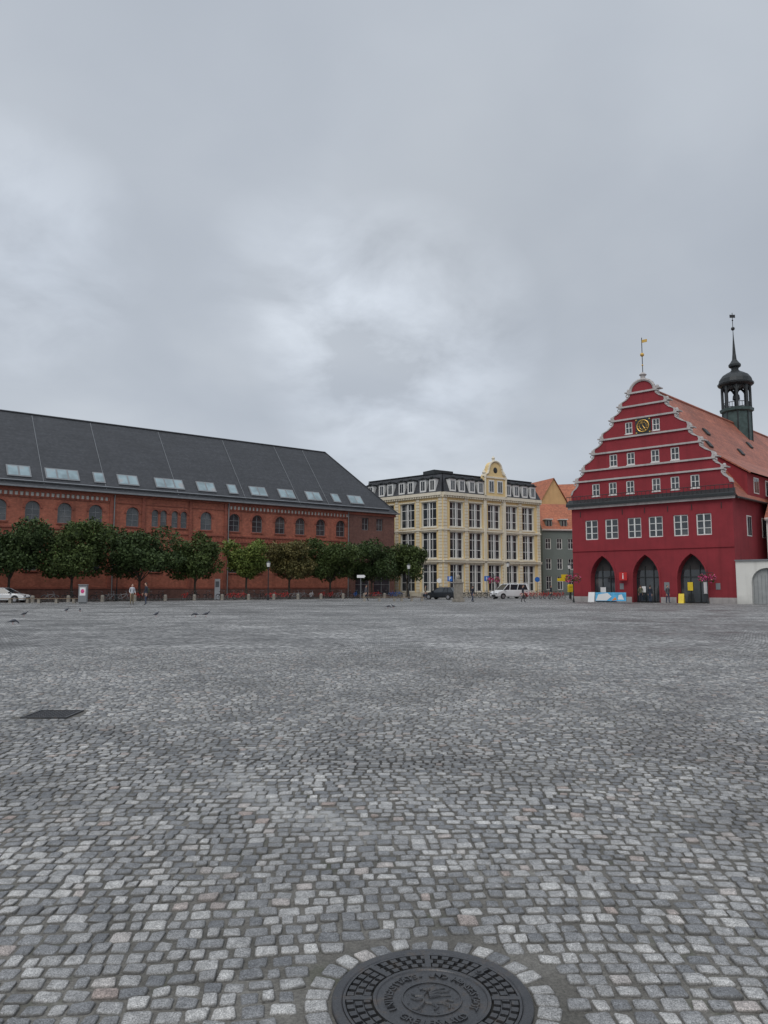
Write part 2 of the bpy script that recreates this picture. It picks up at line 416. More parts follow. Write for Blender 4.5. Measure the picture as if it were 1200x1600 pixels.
# courses laid in shallow segmental arcs
def Dw(a,b): return .24*np.sin(.62*a+.22*b)+.035*np.sin(1.5*a-.35*b+1)-.05*a
def Da(a,b): return .1488*np.cos(.62*a+.22*b)+.0525*np.cos(1.5*a-.35*b+1)-.05
def Db(a,b): return .0528*np.cos(.62*a+.22*b)-.01225*np.cos(1.5*a-.35*b+1)
def make_stones():
    PX=[];PY=[];HX=[];HY=[];TH=[]
    b=.5
    while b<YN+1.1:
        ph=rng.uniform(.080,.100)
        hw=hwf(max(b,1))
        w=rng.uniform(.066,.122,int(2*hw/.088)+2)
        e=-hw+np.concatenate([[0],np.cumsum(w)])+rng.uniform(0,.1)
        a=(e[:-1]+e[1:])/2
        bb=b+ph/2
        th=np.arctan(Da(a,bb))*.95
        PX.append(a);PY.append(bb+Dw(a,bb));TH.append(th)
        gp=rng.uniform(.004,.010,len(a))
        HX.append(w/2*1.0-gp)
        HY.append(ph/2*(1+Db(a,bb))*np.cos(th)-gp*.95-rng.uniform(0,.004,len(a)))
        b+=ph
    PX,PY,HX,HY,TH=map(np.concatenate,(PX,PY,HX,HY,TH))
    PX+=rng.normal(0,.0025,len(PX)); PY+=rng.normal(0,.003,len(PX)); TH+=rng.normal(0,.045,len(PX))
    d=np.hypot(PX-MC[0],PY-MC[1])
    keep=(d>MR+.150)&(PY>1.0)&(PY<YN-.06)&(np.abs(PX)<hwf(PY)-.1)
    keep&=~((PX>DRX[0]-.07)&(PX<DRX[1]+.07)&(PY>DRY[0]-.06)&(PY<DRY[1]+.06))
    PX,PY,HX,HY,TH=[q[keep] for q in (PX,PY,HX,HY,TH)]
    n=31
    an=np.arange(n)*2*math.pi/n+rng.normal(0,.01,n); rr=MR+.060
    PX=np.concatenate([PX,MC[0]+rr*np.cos(an)]);PY=np.concatenate([PY,MC[1]+rr*np.sin(an)])
    HX=np.concatenate([HX,rng.uniform(.036,.041,n)]);HY=np.concatenate([HY,rng.uniform(.042,.049,n)]);TH=np.concatenate([TH,an-math.pi/2])
    return PX,PY,HX,HY,TH
SX=make_stones()
def stones_mesh(name,sel,full):
    PX,PY,HX,HY,TH=[q[sel] for q in SX]; n=len(PX)
    base=np.array([(1,-.78),(1,.78),(.80,1),(-.80,1),(-1,.78),(-1,-.78),(-.80,-1),(.80,-1)])
    cor=rng.normal(0,.065,(n,4,2)); idx=[0,1,1,2,2,3,3,0]
    pts=base[None]+cor[:,idx,:]+rng.normal(0,.028,(n,8,2))
    pts=np.clip(pts,-1.10,1.10)
    if full: rings=[(1.0,-.012),(.99,.003),(.955,.0085),(.86,.0112),(.45,.0122)]; ev=[1,.95,.62,.12,0,0]
    else: rings=[(1.0,-.004),(.88,.0105)]; ev=[1,.1]
    hoff=rng.normal(0,.0026,n); tx=rng.normal(0,.045,n); ty=rng.normal(0,.045,n)
    V=[]
    def placeq(q,z,topn):
        lx=q[...,0]*HX[:,None]; ly=q[...,1]*HY[:,None]
        zz=z+hoff[:,None]+(tx[:,None]*lx+ty[:,None]*ly)+rng.normal(0,topn,lx.shape)
        c=np.cos(TH)[:,None]; s=np.sin(TH)[:,None]
        return np.stack([PX[:,None]+c*lx-s*ly,PY[:,None]+s*lx+c*ly,zz],-1)
    for k,(sc,z) in enumerate(rings): V.append(placeq(pts*sc,z+.002,.0 if k==0 else .0010))
    if full: V.append(placeq(np.zeros((n,1,2)),.0142,.0014))
    V=np.concatenate(V,1); nv=V.shape[1]
    R=len(rings); q=[]
    for r in range(R-1):
        for k in range(8):
            j=(k+1)%8; q.append((r*8+k,r*8+j,(r+1)*8+j,(r+1)*8+k))
    q=np.array(q); off=(np.arange(n)*nv)
    Q=(q[None]+off[:,None,None]).reshape(-1,4)
    if full:
        t=np.array([((R-1)*8+k,(R-1)*8+(k+1)%8,R*8) for k in range(8)])
        T=(t[None]+off[:,None,None]).reshape(-1,3); ln=3
    else:
        T=(np.arange((R-1)*8,R*8)[None]+off[:,None]); ln=8
    loops=np.concatenate([Q.ravel(),T.ravel()]).astype(np.int32)
    tot=np.concatenate([np.full(len(Q),4),np.full(len(T),ln)]).astype(np.int32)
    st=np.concatenate([[0],np.cumsum(tot)[:-1]]).astype(np.int32)
    me=bpy.data.meshes.new(name)
    me.vertices.add(n*nv); me.vertices.foreach_set('co',V.astype(np.float32).ravel())
    me.loops.add(len(loops)); me.loops.foreach_set('vertex_index',loops)
    me.polygons.add(len(tot)); me.polygons.foreach_set('loop_start',st)
    try: me.polygons.foreach_set('loop_total',tot)
    except Exception: pass
    me.polygons.foreach_set('use_smooth',np.ones(len(tot),dtype=bool))
    me.update(calc_edges=True)
    at=me.attributes.new('rnd','FLOAT_COLOR','POINT')
    rc=np.ones((n,nv,4),dtype=np.float32); rc[...,:3]=rng.random((n,1,3))
    E=np.repeat(ev[:R],8) if not full else np.concatenate([np.repeat(ev[:R],8),[0]])
    rc[...,2]=E[None,:]
    at.data.foreach_set('color',rc.ravel())
    me.materials.append(M['setts'])
    o=bpy.data.objects.new(name,me); COL.objects.link(o); return o
near=SX[1]<8.5
pv=empty('cobblestone_paving')
for nm,sel,fu in (('setts_close',near,True),('setts_wide',~near,False)):
    o=stones_mesh(nm,sel,fu); o.parent=pv

# manhole cover
def iron_mat():
    m,nt,b=mk('cast_iron'); p=pos(nt)
    n=noise(nt,p,14,5,.7); n2=noise(nt,p,160,3,.7)
    c=ramp(nt,n,[(.3,(.040,.042,.046)),(.55,(.068,.069,.073)),(.75,(.105,.085,.07))])
    c=mixc(nt,1.0,c,gray(nt,mr(nt,n2,.3,.7,.65,1.4)),'MULTIPLY')
    nt.links.new(c,b.inputs['Base Color']); b.inputs['Metallic'].default_value=.45
    nt.links.new(mr(nt,n,.3,.7,.28,.52),b.inputs['Roughness']); setbump(nt,b,n2,.35,.003); return m
M['iron']=iron_mat()
M['grime']=simple('grime',(.018,.017,.015),.9,var=.4,ns=30)
mh=empty('manhole_cover',(MC[0],MC[1],0),local=True)
e=MB(); e.lathe(0,0,[(.347,-.01),(.347,.017),(.352,.020),(.383,.020),(.387,.016),(.387,-.01)],72)
e.build('frame_ring',M['iron'],mh,smooth=False)
e=MB(); e.lathe(0,0,[(0,.0055),(.346,.0055)],72); e.build('cover_floor',M['grime'],mh)
def radial(e,r0,r1,n,fill,z0,z1,ph=0,sub=2):
    for i in range(n):
        a0=2*math.pi*(i+ph)/n; a1=a0+2*math.pi*fill/n
        for k in range(sub):
            b0=a0+(a1-a0)*k/sub; b1=a0+(a1-a0)*(k+1)/sub
            P=lambda r,a,z:(r*math.cos(a),r*math.sin(a),z)
            e.face([P(r0,b0,z1),P(r1,b0,z1),P(r1,b1,z1),P(r0,b1,z1)])
            e.face([P(r0,b0,z0),P(r0,b0,z1),P(r0,b1,z1),P(r0,b1,z0)]); e.face([P(r1,b0,z0),P(r1,b1,z0),P(r1,b1,z1),P(r1,b0,z1)])
        for a in (a0,a1):
            e.face([P(r0,a,z0),P(r1,a,z0),P(r1,a,z1),P(r0,a,z1)])
e=MB()
radial(e,.335,.345,1,1,.005,.018,sub=72)
radial(e,.304,.330,44,.60,.005,.018); radial(e,.270,.297,40,.60,.005,.018,.5); radial(e,.238,.263,36,.60,.005,.018)
radial(e,.2985,.3025,1,1,.005,.013,sub=72); radial(e,.2645,.2685,1,1,.005,.013,sub=72)
for i in range(8):
    a=2*math.pi*i/8; 
    c,s=math.cos(a),math.sin(a); w=.012
    q=[(.232*c+w*s,.232*s-w*c),(.336*c+w*s,.336*s-w*c),(.336*c-w*s,.336*s+w*c),(.232*c-w*s,.232*s+w*c)]
    e.hexa([(x,y,.0058) for x,y in q]+[(x,y,.0190) for x,y in q])
e.lathe(0,0,[(.228,.006),(.228,.019),(.216,.019),(.212,.0145),(0,.0145)],72)
e.lathe(0,0,[(.118,.0145),(.118,.0185),(.112,.0185),(.112,.0145)],60)
for a in (.75,3.9):
    e.lathe(.283*math.cos(a),.283*math.sin(a),[(.020,.006),(.020,.0205),(0,.0205)],14)
    e.lathe(.283*math.cos(a),.283*math.sin(a),[(.010,.0205),(.009,.025),(0,.025)],6)
tb=[[(-.045,-.055,0),(-.03,-.02,0),(-.035,.015,0),(-.02,.045,0),(-.005,.062,0)],[(-.005,.062,0),(-.03,.07,0),(-.042,.06,0)],
 [(-.03,-.02,0),(0,-.035,0),(.02,-.06,0),(.005,-.078,0)],[(-.045,-.055,0),(-.06,-.07,0),(-.078,-.066,0)],
 [(-.035,.015,0),(-.062,.02,0),(-.078,.035,0)],[(-.03,.0,0),(-.06,-.008,0),(-.08,.003,0)],
 [(-.01,.03,0),(.02,.062,0),(.055,.075,0)],[(-.01,.02,0),(.03,.045,0),(.07,.05,0)],[(-.01,.01,0),(.03,.022,0),(.075,.022,0)],
 [(.0,-.03,0),(.04,-.03,0),(.06,-.01,0),(.082,-.02,0)],[(.04,-.03,0),(.065,-.05,0),(.06,-.07,0)],[(-.02,.045,0),(-.01,.08,0)]]
for t in tb: e.tube([(x,y,.0155) for x,y,z in t],.0085,6,.004)
for i in range(9):
    a=i*.7; e.ball((.098*math.cos(a),.098*math.sin(a),.0145),.005,.005,.004,6,4)
e.build('cast_cover',M['iron'],mh)
def text_mesh(chars_layout,name,mat,parent,ext=.0015):
    V=[];F=[]
    for ch,mat4,size in chars_layout:
        cu=bpy.data.curves.new('t','FONT'); cu.body=ch; cu.size=size; cu.align_x='CENTER'; cu.align_y='CENTER'; cu.extrude=ext; cu.offset=size*.012; cu.resolution_u=2
        ob=bpy.data.objects.new('t',cu); COL.objects.link(ob)
        dg=bpy.context.evaluated_depsgraph_get(); me=ob.evaluated_get(dg).to_mesh()
        b=len(V); V+= [tuple(mat4@v.co) for v in me.vertices]; F+=[tuple(b+i for i in p.vertices) for p in me.polygons]
        bpy.data.objects.remove(ob); bpy.data.curves.remove(cu)
    me=bpy.data.meshes.new(name); me.from_pydata(V,[],F); me.materials.append(mat)
    o=bpy.data.objects.new(name,me); COL.objects.link(o); o.parent=parent
    return o
lay=[]
s1="UNIVERSITÄTS- UND HANSESTADT"; s2="GREIFSWALD"
for i,ch in enumerate(s1):
    a=math.radians(90+114-228*i/(len(s1)-1))
    if ch!=' ': lay.append((ch,Matrix.Translation((.166*math.cos(a),.166*math.sin(a),.0165))@Matrix.Rotation(a-math.pi/2,4,'Z'),.046))
for i,ch in enumerate(s2):
    a=math.radians(-90-42+84*i/(len(s2)-1))
    lay.append((ch,Matrix.Translation((.166*math.cos(a),.166*math.sin(a),.0165))@Matrix.Rotation(a+math.pi/2,4,'Z'),.046))
text_mesh(lay,'lettering',M['iron'],mh,.003)

dr=empty('drain_cover',((DRX[0]+DRX[1])/2,(DRY[0]+DRY[1])/2,0),local=True)
e=MB(); w=.28;h=.27
e.box(-w,w,-h,-h+.03,.0,.022);e.box(-w,w,h-.03,h,.0,.022);e.box(-w,-w+.03,-h+.03,h-.03,.0,.022);e.box(w-.03,w,-h+.03,h-.03,.0,.022)
e.box(-w+.034,w-.034,-h+.034,h-.034,.003,.014)
for i in range(9):
    for j in range(8): e.box(-.225+i*.052,-.20+i*.052,-.2+j*.053,-.172+j*.053,.014,.020)
e.build('plate',M['iron'],dr)

# ------------------------------------------------------------------ BRICK BUILDING
BF=((-42.2,81.65),(.795,.607),(-.607,.795))
e=MB(BF); e.box(-40,56,-4.2,-.12,0,.10); e.build('pavement',M['asphalt'])
e=MB(BF); e.box(-40,56,-4.35,-4.203,0,.12); e.build('kerb',M['stone'])
bb=empty('brick_university_building',(-20,98,0))
W=MB(BF);D=MB(BF);G=MB(BF);F=MB(BF);T=MB(BF);R=MB(BF);Z=MB(BF);PL=MB(BF);SK=MB(BF);SG=MB(BF)
wx=[-10.8,-7.3,-3.9,-.5,2.95,6.4,9.9,14.3,23.9,27.9,31.3,34.85,38.1,41.55,45.0]
ops=[]
for x in wx:
    ops.append((x-.78,x+.78,8.9,11.25,'round'))
    ops.append((x-.72,x+.72,3.4,6.3,'seg'))
for x in (17.1,18.2,19.65,20.85): ops.append((x-.42,x+.42,9.0,11.1,'round'))
for x in (17.3,20.6): ops.append((x-.8,x+.8,3.4,6.4,'round'))
wall(W,-30,46.4,0,12.9,ops)
for o in ops: window(T,G,F,o,0,.26,1 if o[1]-o[0]>1 else 0,(.33,.62),.07,.06)
for o in ops:
    if o[4]=='round':
        cx=(o[0]+o[1])/2; zc=o[3]-(o[1]-o[0])/2; r=(o[1]-o[0])/2
        for i in range(10):
            a0=math.pi*i/10;a1=math.pi*(i+1)/10
            p=lambda rr,a,y:(cx-rr*math.cos(a),y,zc+rr*math.sin(a))
            T.hexa([p(r+.02,a0,-.09),p(r+.28,a0,-.09),p(r+.28,a0,.0),p(r+.02,a0,.0),p(r+.02,a1,-.09),p(r+.28,a1,-.09),p(r+.28,a1,.0),p(r+.02,a1,.0)])
    T.box(o[0]-.12,o[1]+.12,-.12,.0,o[2]-.16,o[2]-.002)
for z0,z1,yy in ((8.15,8.35,-.12),(7.35,7.55,-.14),(7.15,7.33,-.06),(1.3,1.5,-.14),(11.62,11.75,-.08),(12.6,12.9,-.3)):
    T.box(-30,46.4,yy,0,z0,z1)
D.box(-30,46.4,-.1,0,0,1.28)
x=-29.8
while x<46:
    T.box(x,x+.14,-.05,0,7.56,8.14); x+=.42
for a,b_ in ((-30,11.6),(27,46.3)):
    PL.box(a,b_,-.02,0,11.85,12.42)
    x=a
    while x<b_-.3:
        T.box(x,x+.2,-.2,-.021,11.76,12.45)
        T.box(x+.2,x+.55,-.2,-.021,12.28,12.45); x+=.55
T.box(-30,46.4,-.21,0,12.46,12.6)
for x in (15.6,21.7,11.7,26.6,-13):
    T.box(x-.2,x+.2,-.16,.0,1.5,12.45)
for x in (12,26.95,46.25,-12.7): 
    Z.tube([(x,-.32,12.6),(x,-.25,12.2),(x,-.25,0)],.07,8)
Z.box(-30.4,55.7,-.72,-.52,12.72,12.92)
ops2=[]
for x in (49.4,52.1):
    ops2.append((x-.62,x+.62,10.05,11.9,'rect')); ops2.append((x-.62,x+.62,6.0,7.9,'rect'))
ops2+= [(47.6,50.2,.3,3.4,'rect'),(51.0,54.2,.3,3.4,'rect')]
wall(D,46.4,55,0,12.7,ops2,-.15)
for o in ops2: window(D,G,F,o,-.15,.25,1,(.5,),.08,.06)
D.face([(55,-.15,0),(55,16.1,0),(55,16.1,12.7),(55,-.15,12.7)]); D.face([(46.4,-.15,0),(46.4,0,0),(46.4,0,12.7),(46.4,-.15,12.7)])
W.face([(-30,0,0),(-30,16.1,0),(-30,16.1,12.9),(-30,0,12.9)]); W.face([(-30,16.1,0),(55,16.1,0),(55,16.1,12.9),(-30,16.1,12.9)])
T.box(46.41,55.2,-.28,-.151,12.3,12.7)
zr=22.9; ze=12.75; ye=-.55; yr=8.05; xe=55.6; xr=47.4
sl=math.hypot(yr-ye,zr-ze)
R.face([(-30.5,ye,ze),(xe,ye,ze),(xr,yr,zr),(-30.5,yr,zr)],[(-30,0),(xe,0),(xr,sl),(-30,sl)])
R.face([(xe,ye,ze),(xe,16.65,ze),(xr,yr,zr)],[(0,0),(17.2,0),(8.6,sl)])
R.face([(xe,16.65,ze),(-30.5,16.65,ze),(-30.5,yr,zr),(xr,yr,zr)],[(0,0),(86,0),(86,sl),(8,sl)])
W.face([(-30,0,12.7),(-30,16.1,12.7),(-30,yr,zr-.2)])
R.tube([(-30.5,yr,zr+.02),(xr,yr,zr+.02)],.13,6); R.tube([(xr,yr,zr),(xe,ye,ze+.02)],.11,6)
def slope_slab(mb,xc,w,z0,z1,l0,l1):
    ty=(yr-ye)/(zr-ze); ny,nz=-(zr-ze)/sl,(yr-ye)/sl
    P=lambda x,z,l:(x,ye+(z-ze)*ty+ny*l,z+nz*l)
    mb.hexa([P(xc-w/2,z0,l0),P(xc+w/2,z0,l0),P(xc+w/2,z1,l0),P(xc-w/2,z1,l0),P(xc-w/2,z0,l1),P(xc+w/2,z0,l1),P(xc+w/2,z1,l1),P(xc-w/2,z1,l1)])
for xc,n in ((-8,2),(-3,3),(1.5,2),(6.2,3),(10.4,1),(13.9,2),(19.2,3),(24.2,2),(28.0,1),(31.9,2),(36.4,2),(40.9,2),(44.8,1),(48.4,2)):
    wp=1.22; tot=n*wp
    slope_slab(SK,xc,tot+.1,13.95,15.35,-.05,.12)
    for k in range(n):
        slope_slab(SG,xc-tot/2+wp*(k+.5),wp-.2,14.08,15.22,.10,.135)
for x in (-6,4,11,20,29.5,38,43): slope_slab(Z,x,.05,13.2,22.7,0,.05)
slope_slab(Z,12,84,13.35,13.43,.0,.22)
for mb,n,m in ((W,'walls','brick'),(D,'dark_brick_wing','brick_dark'),(G,'window_glass','glass'),(F,'window_frames','frameg'),(T,'brick_mouldings','brick_trim'),(R,'roof','slate'),(Z,'gutters','zinc'),(PL,'frieze_plaster','white'),(SK,'skylight_frames','frameg'),(SG,'skylight_glass','sky_glass')):
    mb.build(n,M[m],bb)

# ------------------------------------------------------------------ YELLOW BUILDING
yb=empty('yellow_corner_building',(12,122,0))
C=(9.2,115.4)
FL=((-3.9,127.0),(.7486,-.6629),(.6629,.7486)); LL=17.5
FRt=(C,(.827,.562),(-.562,.827)); LR=21.5
def yfacade(fr,L,bays,bw,tag,gable=None):
    W=MB(fr);G=MB(fr);F=MB(fr);Pm=MB(fr);Rf=MB(fr);Dk=MB(fr)
    ops=[]
    for b in bays:
        for z0,z1 in ((.75,5.1),(6.0,10.2),(11.0,15.0)): ops.append((b-bw/2,b+bw/2,z0,z1,'rect'))
    wall(W,0,L,0,16.4,ops)
    for o in ops:
        window(Pm,G,F,o,0,.35,2,(.33,.72),.13,.10)
        F.box((o[0]+o[1])/2-.12,(o[0]+o[1])/2+.12,.12,.285,o[2],o[3])
        Pm.box(o[0]-.2,o[1]+.2,-.14,0,o[2]-.22,o[2]-.01)
        Pm.box(o[0]-.15,o[1]+.15,-.1,0,o[3]+.01,o[3]+.22)
    mids=[.45]+[(a+b)/2 for a,b in zip(bays,bays[1:])]+[L-.45]
    for x in mids:
        z=.1
        while z<15.6:
            Pm.box(x-.34,x+.34,-.13,0,z,z+.42); z+=.5
    for z0,z1,y in ((5.35,5.65,-.3),(5.65,5.72,-.38),(10.42,10.66,-.22),(15.6,15.9,-.25),(15.9,16.4,-.5),(0,.5,-.18)):
        Pm.box(-.02,L+.02,y,0,z0,z1)
    x=.3
    while x<L: Pm.box(x,x+.2,-.42,-.251,15.62,15.88); x+=.5
    Rf.face([(0,-.35,16.41),(L,-.35,16.41),(L-.9,1.1,19.6),(.9,1.1,19.6)])
    Rf.face([(.9,1.1,19.6),(L-.9,1.1,19.6),(L-3,5,20.1),(3,5,20.1)])
    Rf.face([(L,-.35,16.41),(L,14,16.41),(L-.9,14,19.6),(L-.9,1.1,19.6)])
    Dk.box(.8,L-.8,.95,1.25,19.56,19.7)
    for b in bays:
        if gable and abs(b-gable)<1: continue
        for dx in (-.95,.95):
            x=b+dx
            F.box(x-.62,x+.62,-.32,.9,16.6,18.6)
            G.face([(x-.38,-.325,16.85),(x+.38,-.325,16.85),(x+.38,-.325,18.3),(x-.38,-.325,18.3)])
            F.box(x-.03,x+.03,-.345,-.326,16.85,18.3)
            Dk.box(x-.75,x+.75,-.5,1.0,18.61,18.8); Dk.ball((x,-.4,18.85),.3,.3,.28,8,5)
    if gable:
        g=gable
        prof=[(2.3,16.41),(2.3,19.4),(2.15,19.9),(1.7,20.1),(1.5,20.6),(1.45,21.0)]+[(1.35*math.cos(a),21.0+1.2*math.sin(a)) for a in [i*math.pi/2/6 for i in range(7)]]
        poly=[(g+w,z) for w,z in prof]+[(g-w,z) for w,z in prof[::-1][1:]]
        W.prism(poly,-.45,.6)
        for dx in (-.95,.95): 
            F.box(g+dx-.6,g+dx+.6,-.52,-.451,16.9,19.0); G.face([(g+dx-.45,-.525,17.05),(g+dx+.45,-.525,17.05),(g+dx+.45,-.525,18.8),(g+dx-.45,-.525,18.8)])
            F.box(g+dx-.03,g+dx+.03,-.54,-.526,17.05,18.8)
        Pm.box(g-2.5,g+2.5,-.6,-.452,19.3,19.6)
        Dk.ball((g,-.46,20.7),.45,.06,.5,12,8)
        for i in range(len(prof)-1):
            for s in (1,-1):
                a,b2=prof[i],prof[i+1]
                Pm.tube([(g+s*a[0],-.5,a[1]),(g+s*b2[0],-.5,b2[1])],.17,6)
        Pm.lathe(g,.0,[(.3,22.1),(.18,22.5),(.3,22.8),(0,23.2)],8)
        for s in (-1,1): Pm.lathe(g+s*2.2,-.1,[(.32,19.6),(.2,19.9),(.32,20.2),(0,20.8)],8)
        for s in (-1,1): Pm.box(g+s*2.15-.25,g+s*2.15+.25,-.3,-.131,.5,15.6)
    for mb,n,m in ((W,'walls_','cream'),(G,'glass_','glass'),(F,'frames_','framew'),(Pm,'stone_trim_','pil'),(Rf,'mansard_','slate'),(Dk,'roof_edge_','dark')):
        mb.build(n+tag,M[m],yb)
yfacade(FL,LL,[1.5,5.9,10.3,14.75],3.0,'side')
yfacade(FRt,LR,[2.8,6.8,10.85,14.8,18.65],2.75,'front',10.85)
e=MB(); 
Pc=lambda f,x,y,z:MB(f).P((x,y,z))
e.face([Pc(FL,0,3,20.0),Pc(FL,LL-2,3,20.0),Pc(FRt,2,3,20.0),Pc(FRt,LR,3,20.0),(10,150,20.0),(-5,145,20.0)])
e.build('flat_roof',M['dark'],yb)
e=MB(FRt); e.box(1.5,5.5,4,7,19.9,20.6); e.box(14,17,4,8,19.9,20.5); e.build('attic_box',M['dark'],yb)
e=MB(FL); e.box(-3,9,5,9,16,20.3); e.build('rear_block',M['frameg'],yb)
e=MB(FRt); e.box(LR-.01,LR,0,14,0,16.4); e.build('side_wall',M['cream'],yb)
e=MB(FL); e.box(-.01,0,0,14,0,16.4); e.build('end_wall',M['cream'],yb)

# ------------------------------------------------------------------ TOWNHOUSES
def townhouse(name,fr,L,D,h,rz,cols,rows,wallm,roofm,dorm=0,gablefront=False,ww=1.0):
    p=empty(name,(fr[0][0],fr[0][1],0))
    W=MB(fr);G=MB(fr);F=MB(fr);Rf=MB(fr)
    ops=[]
    for c in range(cols):
        x=L*(c+.5)/cols
        for z0,z1 in rows: ops.append((x-ww/2,x+ww/2,z0,z1,'rect'))
    wall(W,0,L,0,h,ops)
    for o in ops: window(F,G,F,o,0,.15,1,(.6,),.08,.06)
    W.face([(0,0,0),(0,D,0),(0,D,h),(0,0,h)]);W.face([(L,0,0),(L,D,0),(L,D,h),(L,0,h)])
    if gablefront:
        W.face([(0,0,h),(L,0,h),(L/2,0,rz)]);
        s=math.hypot(L/2,rz-h)
        Rf.face([(-.3,-.3,h-.2),(L/2,-.3,rz+.1),(L/2,D,rz+.1),(-.3,D,h-.2)],[(0,0),(0,s),(D,s),(D,0)])
        Rf.face([(L+.3,-.3,h-.2),(L/2,-.3,rz+.1),(L/2,D,rz+.1),(L+.3,D,h-.2)],[(0,0),(0,s),(D,s),(D,0)])
    else:
        s=math.hypot(D/2,rz-h)
        Rf.face([(-.1,-.4,h-.2),(L+.1,-.4,h-.2),(L+.1,D/2,rz),(-.1,D/2,rz)],[(0,0),(L,0),(L,s),(0,s)])
        Rf.face([(-.1,D+.4,h-.2),(L+.1,D+.4,h-.2),(L+.1,D/2,rz),(-.1,D/2,rz)],[(0,0),(L,0),(L,s),(0,s)])
        W.face([(0,0,h),(0,D,h),(0,D/2,rz-.1)]);W.face([(L,0,h),(L,D,h),(L,D/2,rz-.1)])
        F.box(-.05,L+.05,-.35,0,h-.3,h-.05)
        for i in range(dorm):
            x=L*(i+.5)/dorm
            W.box(x-.6,x+.6,.3,3,h+.2,h+1.7); G.face([(x-.4,.29,h+.4),(x+.4,.29,h+.4),(x+.4,.29,h+1.5),(x-.4,.29,h+1.5)]); F.box(x-.03,x+.03,.27,.285,h+.4,h+1.5); F.box(x-.75,x+.75,.1,3,h+1.71,h+1.85)
    for mb,n,m in ((W,'walls',wallm),(G,'window_glass','glass'),(F,'window_frames','framew'),(Rf,'roof',roofm)): mb.build(n,M[m],p)
townhouse('green_townhouse',((28.2,131.5),(.985,.17),(-.17,.985)),8.5,9,11.8,16.8,4,((1.0,3.4),(4.6,6.5),(8.2,10.1)),'green','tile2',3)
townhouse('ochre_gabled_house',((29.0,143),(.93,.36),(-.36,.93)),9.5,16,15.5,22.8,4,((9,11),(12.2,14.2)),'ochre','tile2',0,True)
townhouse('tile_roof_house',((33,146),(.95,-.3),(.3,.95)),14,12,14,22.5,5,((8,10),(11,13)),'ochre','tile2',3)
townhouse('cream_townhouse',((31,156),(.9,-.43),(.43,.9)),24,14,14,20,6,((8,10),(11,13)),'cream','tile2',3)

# ------------------------------------------------------------------ RED TOWN HALL
RF=((20.12,78.87),(.7578,-.6525),(.707,.707)); RW=16.2; rc=8.1
rh=empty('red_town_hall',(30,78,0))
W=MB(RF);G=MB(RF);F=MB(RF);T=MB(RF);Rf=MB(RF);Dk=MB(RF);In=MB(RF);Gd=MB(RF)
arches=[(3.3,1.32),(7.8,1.32),(12.25,1.38)]
ops=[(a-w,a+w,0,4.75,'pointed') for a,w in arches]
wops=[(x-.7,x+.7,6.45,8.5,'rect') for x in (2.2,4.4,6.8,8.95,11.4,13.55)]
wall(W,0,RW,0,10.0,ops+wops)
for o in wops:
    window(W,G,F,o,0,.16,1,(.33,.66),.10,.06)
    F.box((o[0]+o[1])/2-.06,(o[0]+o[1])/2+.06,.05,.14,o[2],o[3])
for o in ops:
    window(W,In,None,o,0,.9)
    Dk.box(o[0],o[1],.80,.86,2.45,2.55)
    for f in (0,.33,.66,1): 
        x=o[0]+(o[1]-o[0])*f; Dk.box(x-.04,x+.04,.78,.88,0,3.6)
    G.face([(o[0],.87,.1),(o[1],.87,.1),(o[1],.87,3.2),(o[0],.87,3.2)])
    A=[(o[0],0)]+arc(o)+[(o[1],0)]
    cx=(o[0]+o[1])/2
    for a_,b_ in zip(A,A[1:]):
        oa=(cx+(a_[0]-cx)*1.12,a_[1]*1.04); ob=(cx+(b_[0]-cx)*1.12,b_[1]*1.04)
        W.hexa([(a_[0],-.07,a_[1]),(oa[0],-.07,oa[1]),(oa[0],-.001,oa[1]),(a_[0],-.001,a_[1]),(b_[0],-.07,b_[1]),(ob[0],-.07,ob[1]),(ob[0],-.001,ob[1]),(b_[0],-.001,b_[1])])
W.box(0,RW,-.09,-.002,5.25,5.33) 
def sidewall(x):
    W.face([(x,0,0),(x,60,0),(x,60,9.9),(x,0,9.9)])
sidewall(RW); sidewall(0)
for k in range(6):
    y=4+k*4.2
    F.box(RW+.0,RW+.04,y-.6,y+.6,6.4,8.4); G.box(RW+.04,RW+.06,y-.48,y-.05,6.5,8.3); G.box(RW+.04,RW+.06,y+.05,y+.48,6.5,8.3)
T.box(-.25,RW+.25,-.35,.0,9.75,10.0); Dk.box(-.35,RW+.35,-.55,.0,10.0,10.25)
Dk.hexa([(-.35,-.55,10.251),(RW+.35,-.55,10.251),(RW+.3,-.01,10.251),(-.3,-.01,10.251),(-.35,-.5,10.33),(RW+.35,-.5,10.33),(RW+.3,-.01,10.75),(-.3,-.01,10.75)])
Dk.tube([(-.3,-.5,11.05),(RW+.3,-.5,11.05)],.035,5)
for i in range(42): 
    x=-.3+i*(RW+.6)/41; Dk.tube([(x,-.5,10.3),(x,-.5,11.05)],.022,4)
zs=[10.25,12.65,13.75,15.45,16.85,18.65,19.95,21.3]
wf=lambda z:8.15-(max(z,11.4)-11.4)*.694
rowsw={0:[(x-.42,x+.42,11.0,12.3,'rect') for x in (2.8,4.65,6.5,9.15,11.0,12.9)],2:[(x-.42,x+.42,13.95,15.2,'rect') for x in (4.8,6.65,9.15,11.1)],4:[(x-.38,x+.38,17.15,18.35,'rect') for x in (6.55,9.35)]}
